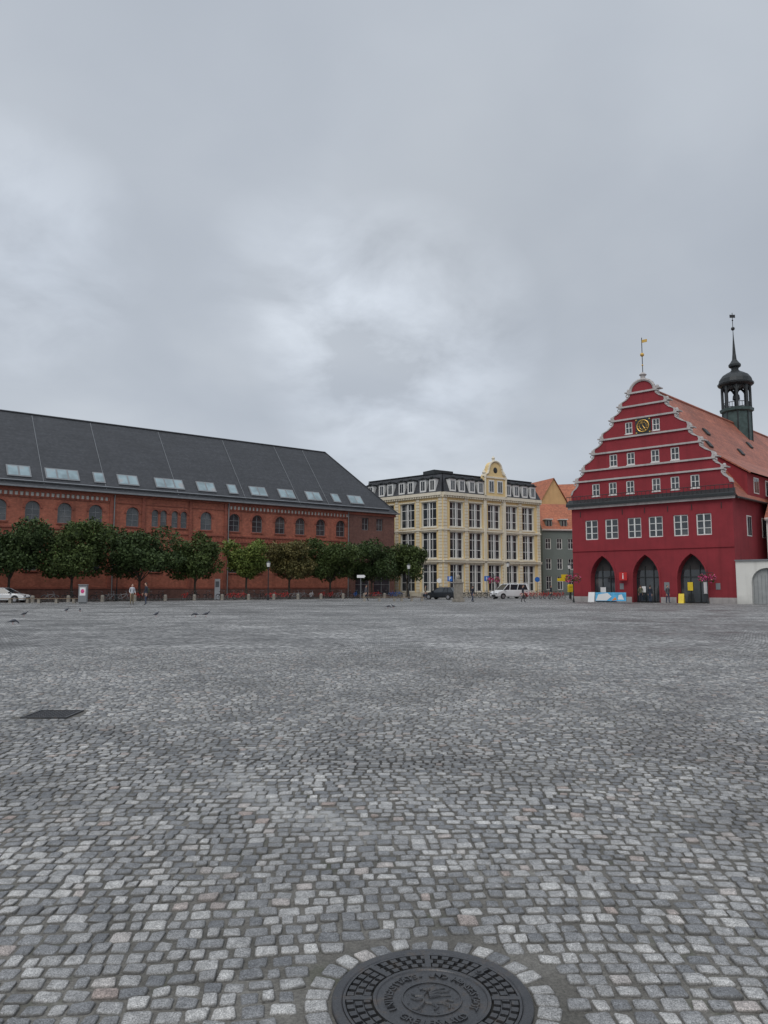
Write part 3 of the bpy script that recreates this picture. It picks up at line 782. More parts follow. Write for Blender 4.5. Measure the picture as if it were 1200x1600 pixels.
for k in range(7):
    z0,z1=zs[k],zs[k+1]; wb=wf(z0)+.12; wt=wf(z1)+.10
    if k==0: prof=[(8.1,z0),(8.1,11.3),(7.95,11.7),(7.55,12.0),(7.35,12.3),(wt,z1)]
    else:
        h=z1-z0
        prof=[(wb-.12,z0),(wb-.02,z0+.22*h),(wb-.10,z0+.38*h),(wb-.42*(wb-wt)-.12,z0+.52*h),(wt+.08,z0+.75*h),(wt,z1)]
    wi=min(p[0] for p in prof)
    wall(W,rc-wi,rc+wi,z0,z1,rowsw.get(k,[]))
    W.face([(rc-wi,.55,z0),(rc+wi,.55,z0),(rc+wi,.55,z1),(rc-wi,.55,z1)])
    for s in (1,-1):
        for (wa,za),(wb_,zb) in zip(prof,prof[1:]):
            for y in (0,.55): W.face([(rc+s*wi,y,za),(rc+s*wa,y,za),(rc+s*wb_,y,zb),(rc+s*wi,y,zb)])
            W.face([(rc+s*wa,0,za),(rc+s*wa,.55,za),(rc+s*wb_,.55,zb),(rc+s*wb_,0,zb)])
            if k>0 or za>11: T.hexa([(rc+s*(wa-.14),-.07,za),(rc+s*(wa+.05),-.07,za),(rc+s*(wa+.05),.6,za),(rc+s*(wa-.14),.6,za),(rc+s*(wb_-.14),-.07,zb),(rc+s*(wb_+.05),-.07,zb),(rc+s*(wb_+.05),.6,zb),(rc+s*(wb_-.14),.6,zb)])
        T.box(rc+s*(wt+.18)-.26,rc+s*(wt+.18)+.26,-.14,.65,z1+.0851,z1+.19)
        T.ball((rc+s*(wt+.12),.1,z1+.30),.17,.17,.21,8,5)
        T.tube([(rc+s*(wt+.16)+.15*math.cos(a),-.05,z1-.22+.15*math.sin(a)) for a in [i*.7 for i in range(9)]],.06,5)
    T.box(rc-wt-.15,rc+wt+.15,-.16,.0,z1-.085,z1+.085)
    for o in rowsw.get(k,[]):
        window(W,G,F,o,0,.12,1,(.5,),.09,.06)
        F.box(o[0]-.04,o[1]+.04,-.04,0,o[2]-.08,o[2]-.01)
poly=[(rc+1.25*math.cos(a),21.385+1.15*math.sin(a)) for a in [i*math.pi/10 for i in range(11)]]
W.prism(poly,0,.5)
for a_,b_ in zip(poly,poly[1:]): T.tube([(a_[0],-.02,a_[1]),(b_[0],-.02,b_[1])],.16,6)
T.lathe(rc,.25,[(.4,22.5),(.24,22.75),(.24,22.95),(.38,23.1),(.1,23.35)],8)
Dk.tube([(rc,.25,23.3),(rc,.25,27.0)],.04,5); Gd.ball((rc,.25,25.2),.2); Gd.ball((rc,.25,24.1),.09)
Gd.box(rc-.02,rc+.55,.23,.27,26.45,26.75)
Dk.box(rc-.78,rc+.78,-.14,-.001,16.98,18.5)
Gd.torus((rc,-.16,17.74),.60,.045,'y',28,6); Gd.torus((rc,-.16,17.74),.36,.025,'y',24,5)
for i in range(12):
    a=i*math.pi/6; Gd.tube([(rc+.43*math.cos(a),-.16,17.74+.43*math.sin(a)),(rc+.54*math.cos(a),-.16,17.74+.54*math.sin(a))],.03,5)
Gd.tube([(rc,-.18,17.74),(rc+.2,-.18,17.45)],.04,5);Gd.tube([(rc,-.18,17.74),(rc-.12,-.18,18.22)],.03,5)
for sx_ in (-1,1):
    for sz in (-1,1): Gd.box(rc+sx_*.68-.07,rc+sx_*.68+.07,-.16,-.141,17.74+sz*.66-.06,17.74+sz*.66+.06)
for x in (1.0,5.6,7.9,10.2,12.5,15.2): Dk.box(x-.03,x+.03,-.05,-.001,8.9,9.45)
hz=21.9; ez=9.9; s=math.hypot(8.5,hz-ez)
for sg in (1,-1):
    xe_=rc+sg*8.55
    Rf.face([(xe_,.3,ez),(rc,.3,hz),(rc,62,hz),(xe_,62,ez)],[(0,0),(0,s),(62,s),(62,0)])
Rf.tube([(rc,.4,hz+.05),(rc,62,hz+.05)],.14,6)
Dk.tube([(RW+.5,0.1,9.85),(RW+.5,60,9.85)],.1,6)
zx=lambda z: rc+8.55*(hz-z)/(hz-ez)
xa=zx(15.2); 
Rf.face([(xa,3.6,15.25),(RW+.5,3.6,12.6),(RW+.5,40,12.6),(xa,40,15.25)],[(0,4),(0,0),(36,0),(36,4)])
Rf.face([(xa,3.6,15.10),(RW+.5,3.6,12.45),(RW+.5,3.6,12.6),(xa,3.6,15.25)])
W.face([(RW+.1,3.8,10),(RW+.1,40,10),(RW+.1,40,12.6),(RW+.1,3.8,12.6)]); W.face([(xa,3.8,15.1),(RW+.1,3.8,12.6),(RW+.1,3.8,10.2)])
for k in range(8):
    y=6.2+k*3.4
    F.box(RW+.1,RW+.14,y-.7,y+.7,10.7,12.3);G.box(RW+.14,RW+.16,y-.6,y-.05,10.8,12.2);G.box(RW+.14,RW+.16,y+.05,y+.6,10.8,12.2)
for y,z in ((8,18.3),(15,16.9),(22,18.8),(5,16.4)):
    x=zx(z); Dk.hexa([(x,y,z),(x+.5,y,z-.7),(x+.5,y+.9,z-.7),(x,y+.9,z),(x+.12,y,z+.12),(x+.62,y,z-.58),(x+.62,y+.9,z-.58),(x+.12,y+.9,z+.12)])
for mb,n,m in ((W,'walls','red'),(G,'window_glass','glass'),(F,'window_frames','framew'),(T,'gable_mouldings','greytrim'),(Rf,'tiled_roof','tile'),(Dk,'dark_metalwork','dark'),(In,'arcade_interior','inner'),(Gd,'clock_and_vane','gold')): mb.build(n,M[m],rh)
e=MB(RF); e.box(-.1,2.0-.15,-.1,-.003,0,.55);e.box(4.75,6.35,-.1,-.003,0,.55);e.box(9.25,10.75,-.1,-.003,0,.55);e.box(13.8,RW+.1,-.1,-.003,0,.55); e.build('plinth',M['greytrim'],rh)
LF=(MB(RF).P((rc,26.2,0))[:2],(1,0),(0,1))
L1=MB(LF);L2=MB(LF);L3=MB(LF)
L2.lathe(0,0,[(1.65,17),(1.65,23.4),(1.95,23.6),(2.0,23.95),(0,23.95)],8,.39)
for i in range(8):
    a=.39+i*math.pi/4; L1.tube([(1.66*math.cos(a),1.66*math.sin(a),18),(1.66*math.cos(a),1.66*math.sin(a),23.5)],.09,5)
    L1.tube([(1.6*math.cos(a),1.6*math.sin(a),23.95),(1.6*math.cos(a),1.6*math.sin(a),27)],.17,6)
    a2=a+math.pi/4
    p0=Vector((1.6*math.cos(a),1.6*math.sin(a),0)); p1=Vector((1.6*math.cos(a2),1.6*math.sin(a2),0))
    L1.tube([p0+(p1-p0)*t+Vector((0,0,26.1+.75*math.sin(math.pi*t))) for t in [q/8 for q in range(9)]],.14,5)
    L1.tube([p0+Vector((0,0,24.7)),p1+Vector((0,0,24.7))],.05,5)
    for q in (.25,.5,.75): L1.tube([p0+(p1-p0)*q+Vector((0,0,24)),p0+(p1-p0)*q+Vector((0,0,24.7))],.035,4)
L1.lathe(0,0,[(0,26.85),(1.75,26.85),(2.1,27.05),(2.15,27.25),(2.0,27.35),(1.9,27.8),(1.55,28.3),(1.0,28.65),(.6,28.85),(.42,29.1),(.45,29.3),(.72,29.5),(.74,29.75),(.5,30.05),(.28,30.4),(.2,31.2),(.13,32.3),(.06,33.4),(.04,34)],16)
L3.ball((0,0,34.5),.24); L3.tube([(0,0,33.8),(0,0,36.6)],.04,5); L3.ball((0,0,35.6),.1); L3.box(-.35,.35,-.02,.02,35.95,36.35)
L1.tube([(0,0,24),(0,0,27)],.1,6); L1.lathe(0,0,[(.45,25.2),(.4,25.7),(.2,26),(0,26.1)],10)
L2.build('turret_base',M['copper'],rh);L1.build('turret_lantern',M['dark'],rh);L3.build('turret_finial',M['black'],rh)

gp=empty('white_gateway',(34,66,0))
e=MB(RF);f=MB(RF);h_=MB(RF)
o=(17.6,20.2,0,3.25,'round'); 
wall(e,RW+.12,23,0,3.9,[o],-.35); window(e,f,None,o,-.35,.3)
e.face([(RW+.12,-.35,3.9),(23,-.35,3.9),(23,.6,3.9),(RW+.12,.6,3.9)]); e.face([(RW+.12,-.35,0),(RW+.12,.6,0),(RW+.12,.6,3.9),(RW+.12,-.35,3.9)])
e.box(23,26,-.35,.6,0,3.9)
h_.box(RW+.1,26.1,-.5,.7,3.901,4.02)
for x in (18.9,): h_.box(x-.03,x+.03,-.08,-.051,0,3.1)
for k in range(8): h_.box(17.7+k*.32,17.72+k*.32,-.07,-.052,0,2.6)
e.build('wall',M['white'],gp);f.build('gate_leaves',M['gate'],gp);h_.build('coping',M['zinc'],gp)
townhouse('white_house',((RF[0][0]+.7578*17.1+.707*6,RF[0][1]-.6525*17.1+.707*6),(.7578,-.6525),(.6525,.7578)),12,9,8.3,12.5,4,((4.5,6.3),),'white','tile',0)

# ------------------------------------------------------------------ TREES
def leafmat(name,c0,c1):
    m,nt,b=mk(name)
    at=nd(nt,'ShaderNodeAttribute',attribute_name='rnd'); sc=nt.nodes.new('ShaderNodeSeparateColor'); nt.links.new(at.outputs['Color'],sc.inputs[0])
    n=noise(nt,pos(nt),.9,3)
    f=math_(nt,'ADD',math_(nt,'MULTIPLY',sc.outputs[0],.5),mr(nt,n,.3,.7,-.15,.5),clamp=True)
    nt.links.new(mixc(nt,f,c0,c1),b.inputs['Base Color']); b.inputs['Roughness'].default_value=.6
    b.inputs['Specular IOR Level'].default_value=.25
    return m
LM={'d':leafmat('linden_leaves',(.022,.040,.014),(.080,.120,.038)),'e':leafmat('linden_leaves_fresh',(.030,.050,.015),(.105,.145,.042)),'l':leafmat('light_leaves',(.065,.10,.022),(.20,.24,.055)),'a':leafmat('autumn_leaves',(.055,.058,.02),(.18,.145,.05))}
def crown(name,parent,mat,cx,cy,w,z0,z1,N,seed):
    r=np.random.default_rng(seed)
    nl=26
    zc=(z0+z1)/2; hh=(z1-z0)/2
    lob=[]
    for i in range(nl):
        a=i*2.4+r.uniform(-.5,.5); q=math.sqrt((i+.5)/nl)*.72
        zz=r.uniform(-.68,.68)*(1-.35*q*q)
        lob.append((q*w/2*math.cos(a),q*w/2*math.sin(a),zc+zz*hh,r.uniform(.24,.38)*w/2*1.1,r.uniform(.28,.42)*hh*1.1))
    li=r.integers(0,nl,N)
    d=r.normal(size=(N,3)); d/=np.linalg.norm(d,axis=1)[:,None]
    rad=r.uniform(.35,1.06,N)**.6
    L=np.array(lob)[li]
    c=np.stack([cx+L[:,0]+d[:,0]*L[:,3]*rad,cy+L[:,1]+d[:,1]*L[:,3]*rad,L[:,2]+d[:,2]*L[:,4]*rad],1)
    c+=r.normal(0,.10,c.shape)
    c[:,2]=np.maximum(c[:,2],z0+r.uniform(-.15,.5,N))
    sz=r.uniform(.09,.19,N)
    n=r.normal(size=(N,3)); n[:,2]+=.6; n/=np.linalg.norm(n,axis=1)[:,None]
    t=np.cross(n,r.normal(size=(N,3))); t/=np.linalg.norm(t,axis=1)[:,None]; b=np.cross(n,t)
    V=np.stack([c-t*sz[:,None],c+b*sz[:,None]*.7,c+t*sz[:,None],c-b*sz[:,None]*.7],1).reshape(-1,3)
    me=bpy.data.meshes.new(name); me.vertices.add(4*N); me.vertices.foreach_set('co',V.astype(np.float32).ravel())
    me.loops.add(4*N); me.loops.foreach_set('vertex_index',np.arange(4*N,dtype=np.int32))
    me.polygons.add(N); me.polygons.foreach_set('loop_start',np.arange(0,4*N,4,dtype=np.int32))
    try: me.polygons.foreach_set('loop_total',np.full(N,4,dtype=np.int32))
    except Exception: pass
    me.update(calc_edges=True)
    at=me.attributes.new('rnd','FLOAT_COLOR','POINT'); rcx=np.ones((N,4,4),dtype=np.float32); rcx[...,:3]=r.random((N,1,3)); at.data.foreach_set('color',rcx.ravel())
    me.materials.append(mat); o=bpy.data.objects.new(name,me); COL.objects.link(o); o.parent=parent; o.matrix_parent_inverse=parent.matrix_world.inverted()
    return lob
def tree(lx,ly,w,z0,z1,kind,seed,N=6500):
    x,y,_=MB(BF).P((lx,ly,0))
    p=empty('linden_tree',(x,y,0))
    lob=crown('crown',p,LM[kind],x,y,w,z0,z1,N,seed)
    t=MB(); 
    t.tube([(x,y,-.05),(x+.03,y,.5),(x-.04,y+.02,1.6),(x,y,z0+.6)],.17,9,.11)
    for l in lob[::3]:
        t.tube([(x,y,z0-.1),(x+l[0]*.4,y+l[1]*.4,(z0+l[2])/2+.1),(x+l[0]*.9,y+l[1]*.9,l[2])],.06,5,.02)
    t.build('trunk_and_limbs',M['bark'],p)
for i,(lx,w,z0,z1,k) in enumerate([(-12.5,9,2.3,8.9,'d'),(-6,9,2.3,8.9,'d'),(-.4,8.8,2.3,8.8,'d'),(5.7,9.2,2.3,8.8,'e'),(13.0,10.4,2.2,8.4,'d'),(19.6,6.6,2.2,8.0,'e'),(26.3,6.0,2.5,7.7,'l'),(32.4,7.3,2.4,7.7,'a'),(38.7,9.2,2.1,8.3,'e'),(45.6,7.8,2.1,8.1,'d'),(52.0,6.3,2.0,7.8,'e')]):
    tree(lx,-7,w,z0,z1,k,100+i,15000 if w>8 else 11000)

# ------------------------------------------------------------------ STREET FURNITURE
def place(name,x,y,rot=0): return empty(name,(x,y,0),rot,local=True)
def stone_bollard(x,y):
    p=place('stone_bollard',x,y); e=MB(); e.lathe(0,0,[(.2,0),(.19,.55),(.14,.68),(0,.70)],10); e.build('post',M['stone'],p,smooth=False)
for i in range(20):
    x,y,_=MB(BF).P((-9+i*3.4,-10.2,0)); stone_bollard(x,y)
def bench(x,y,rot,L=4.0):
    p=place('park_bench',x,y,rot); e=MB()
    for k in range(4): e.box(-L/2,L/2,-.25+k*.13,-.14+k*.13,.42,.47)
    e.build('seat',M['wood'],p); e=MB()
    for s in (-1,0,1): e.box(s*(L/2-.4)-.12,s*(L/2-.4)+.12,-.22,.24,0,.42)
    e.build('legs',M['stone'],p)
bench(-35.6,71,.1); bench(-31.2,71,.1,4); bench(-.5,80,.05,4); bench(3.0,80.3,.05,3)
p=place('advertising_cabinet',-27.9,69,.1); e=MB(); e.box(-.38,.38,-.2,.2,.12,1.7); e.box(-.3,.3,-.14,.14,0,.12); e.box(-.42,.42,-.24,.24,1.701,1.78); e.build('case',M['frameg'],p,bevel=.02)
e=MB(); e.box(-.26,.26,-.215,-.201,.75,1.5); e.build('poster',M['whitepaint'],p); e=MB(); e.ball((0,-.216,1.15),.17,.01,.2,10,6); e.build('poster_picture',M['pink'],p)
p=place('info_totem',-20.4,91,.1); e=MB(); e.box(-.32,.32,-.08,.08,0,2.5); e.build('panel',M['whitepaint'],p,bevel=.01); e=MB(); e.box(-.22,.22,-.1,-.081,1.5,2.2); e.build('map_print',M['frameg'],p)
p=place('stone_pillar',7.75,77.5,.3); e=MB(); e.box(-.5,.5,-.5,.5,0,.3); e.box(-.38,.38,-.38,.38,.3,1.9); e.box(-.46,.46,-.46,.46,1.9,2.05); e.box(-.3,.3,-.3,.3,2.05,2.35); e.build('shaft',M['stone'],p,bevel=.03)
e=MB(); e.ball((0,0,2.55),.22,.2,.28); e.build('finial',M['stone'],p)
def pole_sign(name,x,y,h,shape,size,mat,sym=None,rot=0):
    p=place(name,x,y,rot); e=MB(); e.tube([(0,0,0),(0,0,h)],.035,8); e.build('pole',M['zinc'],p)
    e=MB()
    if shape=='sq': e.box(-size/2,size/2,-.06,-.04,h-size,h)
    if shape=='disc':
        poly=[(size/2*math.cos(a),h-size/2+size/2*math.sin(a)) for a in [i*2*math.pi/20 for i in range(20)]]; e.prism(poly,-.06,-.04)
    if shape=='arrow': e.prism([(-size/2,h-.35),(size/2,h-.35),(size/2+.15,h-.17),(size/2,h),(-size/2,h)],-.06,-.04)
    e.build('plate',M[mat],p)
    e=MB()
    if sym=='walk':
        z=h-size/2
        e.ball((0,-.065,z+.17),.05,.006,.05,8,5); e.tube([(0,-.066,z+.1),(0,-.066,z-.05)],.035,5); e.tube([(0,-.066,z-.05),(-.1,-.066,z-.22)],.02,5); e.tube([(0,-.066,z-.05),(.1,-.066,z-.22)],.02,5); e.tube([(0,-.066,z+.08),(.12,-.066,z-.02)],.016,5); e.tube([(0,-.066,z+.08),(-.12,-.066,z-.02)],.016,5)
        e.build('pedestrian_symbol',M['whitepaint'],p)
    if sym=='P':
        text_mesh([('P',Matrix.Translation((0,-.064,h-size/2))@Matrix.Rotation(math.pi/2,4,'X'),size)],'letter',M['whitepaint'],p)
    return p
pole_sign('traffic_sign',13.0,94,2.9,'sq',.65,'bluepaint','walk')
pole_sign('traffic_sign',8.6,97,2.9,'sq',.65,'bluepaint','P')
pole_sign('traffic_sign',19.6,95,2.8,'disc',.65,'bluepaint')
pole_sign('traffic_sign',6.9,93,2.6,'disc',.6,'whitepaint')
pole_sign('bus_stop_sign',21.4,88,3.0,'sq',.8,'yellowpaint')
pole_sign('direction_sign',-2.9,92,3.0,'arrow',.9,'whitepaint')
pole_sign('direction_sign',21.9,92,2.6,'arrow',.9,'yellowpaint')
p=place('yellow_post_box',22.6,90); e=MB(); e.box(-.35,.35,-.25,.25,.9,1.7); e.prism([(-.35,1.7),(.35,1.7),(.25,1.85),(-.25,1.85)],-.25,.25); e.build('box',M['yellowpaint'],p,bevel=.03); e=MB(); e.box(-.06,.06,-.06,.06,0,.9); e.box(-.2,.2,-.265,-.251,1.5,1.54); e.build('stand',M['dark'],p)
def street_lamp(x,y,h=4.2):
    p=place('street_lamp',x,y); e=MB(); e.lathe(0,0,[(.14,0),(.12,.5),(.07,.7),(.05,h-.5),(.1,h-.42),(.16,h-.35)],10); e.lathe(0,0,[(.26,h+.12),(.16,h+.25),(.05,h+.32),(0,h+.42)],10); e.build('post',M['dark'],p)
    e=MB(); e.lathe(0,0,[(.16,h-.35),(.24,h+.12)],10); e.build('lantern',M['framew'],p)
street_lamp(-13.4,86); street_lamp(-30.2,84); street_lamp(3.2,96); street_lamp(16.9,101,4.6); street_lamp(24.0,96)
def flower_post(x,y,h=3.1):
    p=place('flower_basket_post',x,y); e=MB(); e.lathe(0,0,[(.11,0),(.09,.3),(.045,.5),(.04,h),(0,h+.05)],8); e.tube([(-.55,0,h-.25),(.55,0,h-.25)],.03,5); e.build('post',M['dark'],p)
    r=random.Random(int(x*10)); A=MB();B=MB()
    for s in (-1,1):
        for k in range(170):
            d=Vector((r.gauss(0,1),r.gauss(0,1),r.gauss(0,1))).normalized()*r.uniform(.6,1)
            c=Vector((s*.42+d.x*.42,d.y*.42,h-.75+d.z*.42)); q=.07
            u=Vector((r.gauss(0,1),r.gauss(0,1),r.gauss(0,1))).normalized()*q; v=u.cross(Vector((r.gauss(0,1),r.gauss(0,1),r.gauss(0,1)))).normalized()*q
            (A if r.random()<.5 else B).face([c-u,c+v,c+u,c-v])
    A.build('blossoms',M['pink'],p);B.build('foliage',LM['l'],p)
flower_post(19.0,74.6); flower_post(30.0,68.9); flower_post(13.6,92)
def bicycle(x,y,rot,mat='black'):
    p=place('bicycle',x,y,rot); t=MB();f=MB();c=MB()
    for wx_ in (-.52,.52):
        t.torus((wx_,0,.34),.325,.022,'y',20,5); 
        for k in range(8):
            a=k*math.pi/8; c.tube([(wx_+.31*math.cos(a),0,.34+.31*math.sin(a)),(wx_-.31*math.cos(a),0,.34-.31*math.sin(a))],.004,3)
        f.tube([(wx_+.37*math.cos(a),0,.34+.37*math.sin(a)) for a in [math.pi*(.15+.7*q/6) for q in range(7)]],.024,4)
    for a,b in (((-.52,0,.34),(-.1,0,.3)),((-.1,0,.3),(-.22,0,.85)),((-.52,0,.34),(-.2,0,.76)),((-.1,0,.3),(.38,0,.72)),((-.19,0,.7),(.36,0,.8)),((.52,0,.34),(.35,0,.95))): f.tube([a,b],.024,6)
    c.tube([(.35,0,.95),(.33,0,1.06)],.015,5); c.tube([(.2,-.28,1.05),(.32,-.2,1.08),(.33,0,1.06),(.32,.2,1.08),(.2,.28,1.05)],.014,5)
    c.tube([(-.22,0,.85),(-.23,0,.92)],.014,5); c.torus((-.1,.03,.3),.09,.01,'y',12,4); c.tube([(-.1,-.1,.16),(-.1,0,.3),(-.1,.1,.44)],.012,4)
    t.ball((-.25,0,.96),.14,.08,.04)
    t.build('tyres_and_saddle',M['tyre'],p);f.build('frame',M[mat],p);c.build('handlebar_and_crank',M['zinc'],p)
for i in range(9): bicycle(18.1+i*.62,96.5+.15*(i%3),.9+random.uniform(-.25,.25),'redpaint')
for k in range(34):
    lx=2+k*1.42+random.uniform(-.3,.3)
    if random.random()<.12: continue
    x,y,_=MB(BF).P((lx,-8.9+random.uniform(-.4,.4),0)); bicycle(x,y,.65+random.uniform(-.45,.7),random.choice(['black','zinc','black','redpaint','bluepaint','whitepaint']))
for i in range(9): bicycle(10.6+i*.8,103+i*.2,.4+random.uniform(-.3,.6),random.choice(['black','zinc','black']))
def RP(x,y): return MB(RF).P((x,y,0))[:2]
x,y=RP(5.2,-2.2); p=place('exhibition_banner',x,y,-.55); e=MB(); e.box(-1.5,1.5,-.02,.02,.15,1.0); e.build('cloth',M['skyblue'],p)
e=MB(); e.prism([(-1.45,.2),(-.4,.2),(.1,.6),(-.3,.95),(-1.2,.8)],-.03,-.021); e.prism([(.7,.3),(1.3,.3),(1.1,.8),(.8,.75)],-.03,-.021); e.build('printed_shapes',M['whitepaint'],p)
e=MB(); e.prism([(.1,.2),(.6,.25),(.45,.55)],-.035,-.022); e.build('printed_accent',M['orange'],p)
e=MB(); [e.tube([(s,0,0),(s,0,1.05)],.025,6) for s in (-1.52,0,1.52)]; e.build('posts',M['zinc'],p)
def aboard(x,y,rot,mat,h=1.1,w=.65):
    p=place('sandwich_board',x,y,rot); e=MB()
    e.hexa([(-w/2,-.3,0),(w/2,-.3,0),(w/2,-.27,0),(-w/2,-.27,0),(-w/2,-.03,h),(w/2,-.03,h),(w/2,0,h),(-w/2,0,h)])
    e.hexa([(-w/2,.27,0),(w/2,.27,0),(w/2,.3,0),(-w/2,.3,0),(-w/2,.003,h),(w/2,.003,h),(w/2,.03,h),(-w/2,.03,h)]); e.build('boards',M[mat],p)
x,y=RP(2.4,-.7); aboard(x,y,-.6,'whitepaint',1.0); x,y=RP(11.4,-.5); aboard(x,y,-.6,'yellowpaint',.9,.5)
x,y=RP(5.7,-.5); p=place('tourist_information_sign',x,y,-.71); e=MB(); e.box(-.4,.4,-.03,.03,2.2,3.0); e.build('plate',M['redpaint'],p)
text_mesh([('i',Matrix.Translation((0,-.035,2.6))@Matrix.Rotation(math.pi/2,4,'X'),.85)],'letter',M['whitepaint'],p)
e=MB(); e.tube([(0,.03,2.6),(0,.5,2.6)],.03,5); e.build('bracket',M['dark'],p)
e=MB(RF); e.box(5.1,5.5,-.04,-.003,1.3,1.9); e.box(9.6,10.1,-.04,-.003,1.2,2.0); e.box(14.4,14.8,-.04,-.003,1.3,1.9); e.build('notice_plates',M['frameg'],rh)
e=MB(RF); e.box(11.5,12.0,.76,.775,1.2,2.0); e.build('door_poster',M['yellowpaint'],rh)
e=MB(RF); e.box(2.6,3.2,.76,.775,.6,1.5); e.box(7.0,7.4,.76,.775,1.0,1.6);e.box(13.0,13.4,.76,.775,.9,2.0); e.build('door_posters',M['whitepaint'],rh)
# ------------------------------------------------------------------ VEHICLES
def vehicle(name,x,y,rot,paint,L,Wd,H,kind):
    p=place(name,x,y,rot)
    h=L/2; w=Wd/2; B=MB()
    if kind=='car':
        belt=.92; low=[(-h,.38),(-h+.02,.75),(-h+.1,belt),(h-1.25,belt+.0),(h-.35,.78),(h-.03,.62),(h,.38),(h-.1,.24),(-h+.1,.24)]
        gb=[-h+.12,h-1.2]; gt=[-h+.65,h-2.1]
    else:
        belt=1.15; low=[(-h,.4),(-h,.8),(-h+.03,belt),(h-.95,belt),(h-.25,.95),(h-.02,.7),(h,.4),(h-.1,.26),(-h+.1,.26)]
        gb=[-h+.03,h-.9]; gt=[-h+.18,h-1.75]
    wr=.32; wxs=(-h+.85,h-.88)
    n=len(low)
    S=[[( (xx),-w+(0.10 if zz<.3 else (.06 if zz>belt-.02 else 0)),zz) for xx,zz in low],[( (xx),w-(0.10 if zz<.3 else (.06 if zz>belt-.02 else 0)),zz) for xx,zz in low]]
    B.face(S[0]); B.face(S[1][::-1])
    for i in range(n):
        j=(i+1)%n; B.face([S[0][i],S[1][i],S[1][j],S[0][j]])
    B.build('body',M[paint],p,bevel=.05)
    Gm=MB(); wi=w-.06; wt=w-.24
    a=[(gb[0],-wi,belt),(gb[1],-wi,belt),(gb[1],wi,belt),(gb[0],wi,belt),(gt[0],-wt,H-.06),(gt[1],-wt,H-.06),(gt[1],wt,H-.06),(gt[0],wt,H-.06)]
    Gm.hexa(a); Gm.build('glasshouse',M['carglass'],p)
    Rr=MB(); Rr.hexa([(gt[0]-.05,-wt-.03,H-.09),(gt[1]+.05,-wt-.03,H-.09),(gt[1]+.05,wt+.03,H-.09),(gt[0]-.05,wt+.03,H-.09),(gt[0]+.1,-wt+.1,H),(gt[1]-.15,-wt+.1,H),(gt[1]-.15,wt-.1,H),(gt[0]+.1,wt-.1,H)])
    for s in (-1,1):
        for (xb,xt) in ((gb[0]+.03,gt[0]+.02),(gb[1]-.03,gt[1]-.02),((gb[0]+gb[1])/2-.1,(gt[0]+gt[1])/2-.1),(gb[0]+(gb[1]-gb[0])*.75,gt[1]-.35) if kind=='van' else (gb[0]+.8,gt[0]+.35)):
            Rr.tube([(xb,s*(wi+.005),belt-.02),(xt,s*(wt+.01),H-.06)],.045,5)
    if kind=='van':
        for s in (-1,1): Rr.hexa([(gb[0]+.05,s*(wi+.0),belt+.0),(gb[0]+.25,s*(wi),belt),(gb[0]+.25,s*(wi-.02),belt),(gb[0]+.05,s*(wi-.02),belt),(gt[0]+.1,s*(wt+.02),H-.1),(gt[0]+.3,s*(wt+.02),H-.1),(gt[0]+.3,s*(wt-.02),H-.1),(gt[0]+.1,s*(wt-.02),H-.1)])
    Rr.build('roof_and_pillars',M[paint],p)
    Ty=MB();Al=MB();Ar=MB()
    for wx_ in wxs:
        for s in (-1,1):
            poly=[(wx_+wr*math.cos(q),wr+wr*math.sin(q)) for q in [k*2*math.pi/20 for k in range(20)]]
            y0,y1=sorted((s*(w+.01),s*(w-.2))); Ty.prism(poly,y0,y1)
            poly=[(wx_+.2*math.cos(q),wr+.2*math.sin(q)) for q in [k*2*math.pi/12 for k in range(12)]]
            y0,y1=sorted((s*(w+.022),s*(w-.05))); Al.prism(poly,y0,y1)
            poly=[(wx_+(wr+.07)*math.cos(q),wr+.02+(wr+.07)*math.sin(q)) for q in [k*math.pi/14 for k in range(15)]]
            y0,y1=sorted((s*(w+.004),s*(w-.15))); Ar.prism(poly,y0,y1)
    Ty.build('tyres',M['tyre'],p);Al.build('wheels',M['chrome'],p);Ar.build('wheel_arches',M['black'],p)
    e=MB(); e.box(h-.08,h+.01,-w+.15,-w+.5,.6,.74); e.box(h-.08,h+.01,w-.5,w-.15,.6,.74); e.build('headlights',M['chrome'],p)
    e=MB(); e.box(-h-.02,-h+.05,-w+.08,-w+.25,.68,.92); e.box(-h-.02,-h+.05,w-.25,w-.08,.68,.92); e.build('tail_lights',M['redpaint'],p)
    e=MB(); e.box(h-.1,h+.015,-.45,.45,.3,.52); e.box(-h-.015,-h+.1,-.6,.6,.3,.42)
    for s in (-1,1): e.box(gb[1]-.25,gb[1]-.1,s*(w+.09)-.08,s*(w+.09)+.08,belt,belt+.14)
    e.build('grille_and_mirrors',M['black'],p)
vehicle('parked_car',-37.6,74.0,.0,'carwhite',4.4,1.8,1.47,'car')
vehicle('parked_car',7.1,91,2.5,'cardark',4.5,1.82,1.5,'car')
vehicle('white_van',16.4,97,3.55,'carwhite',4.95,1.92,1.95,'van')
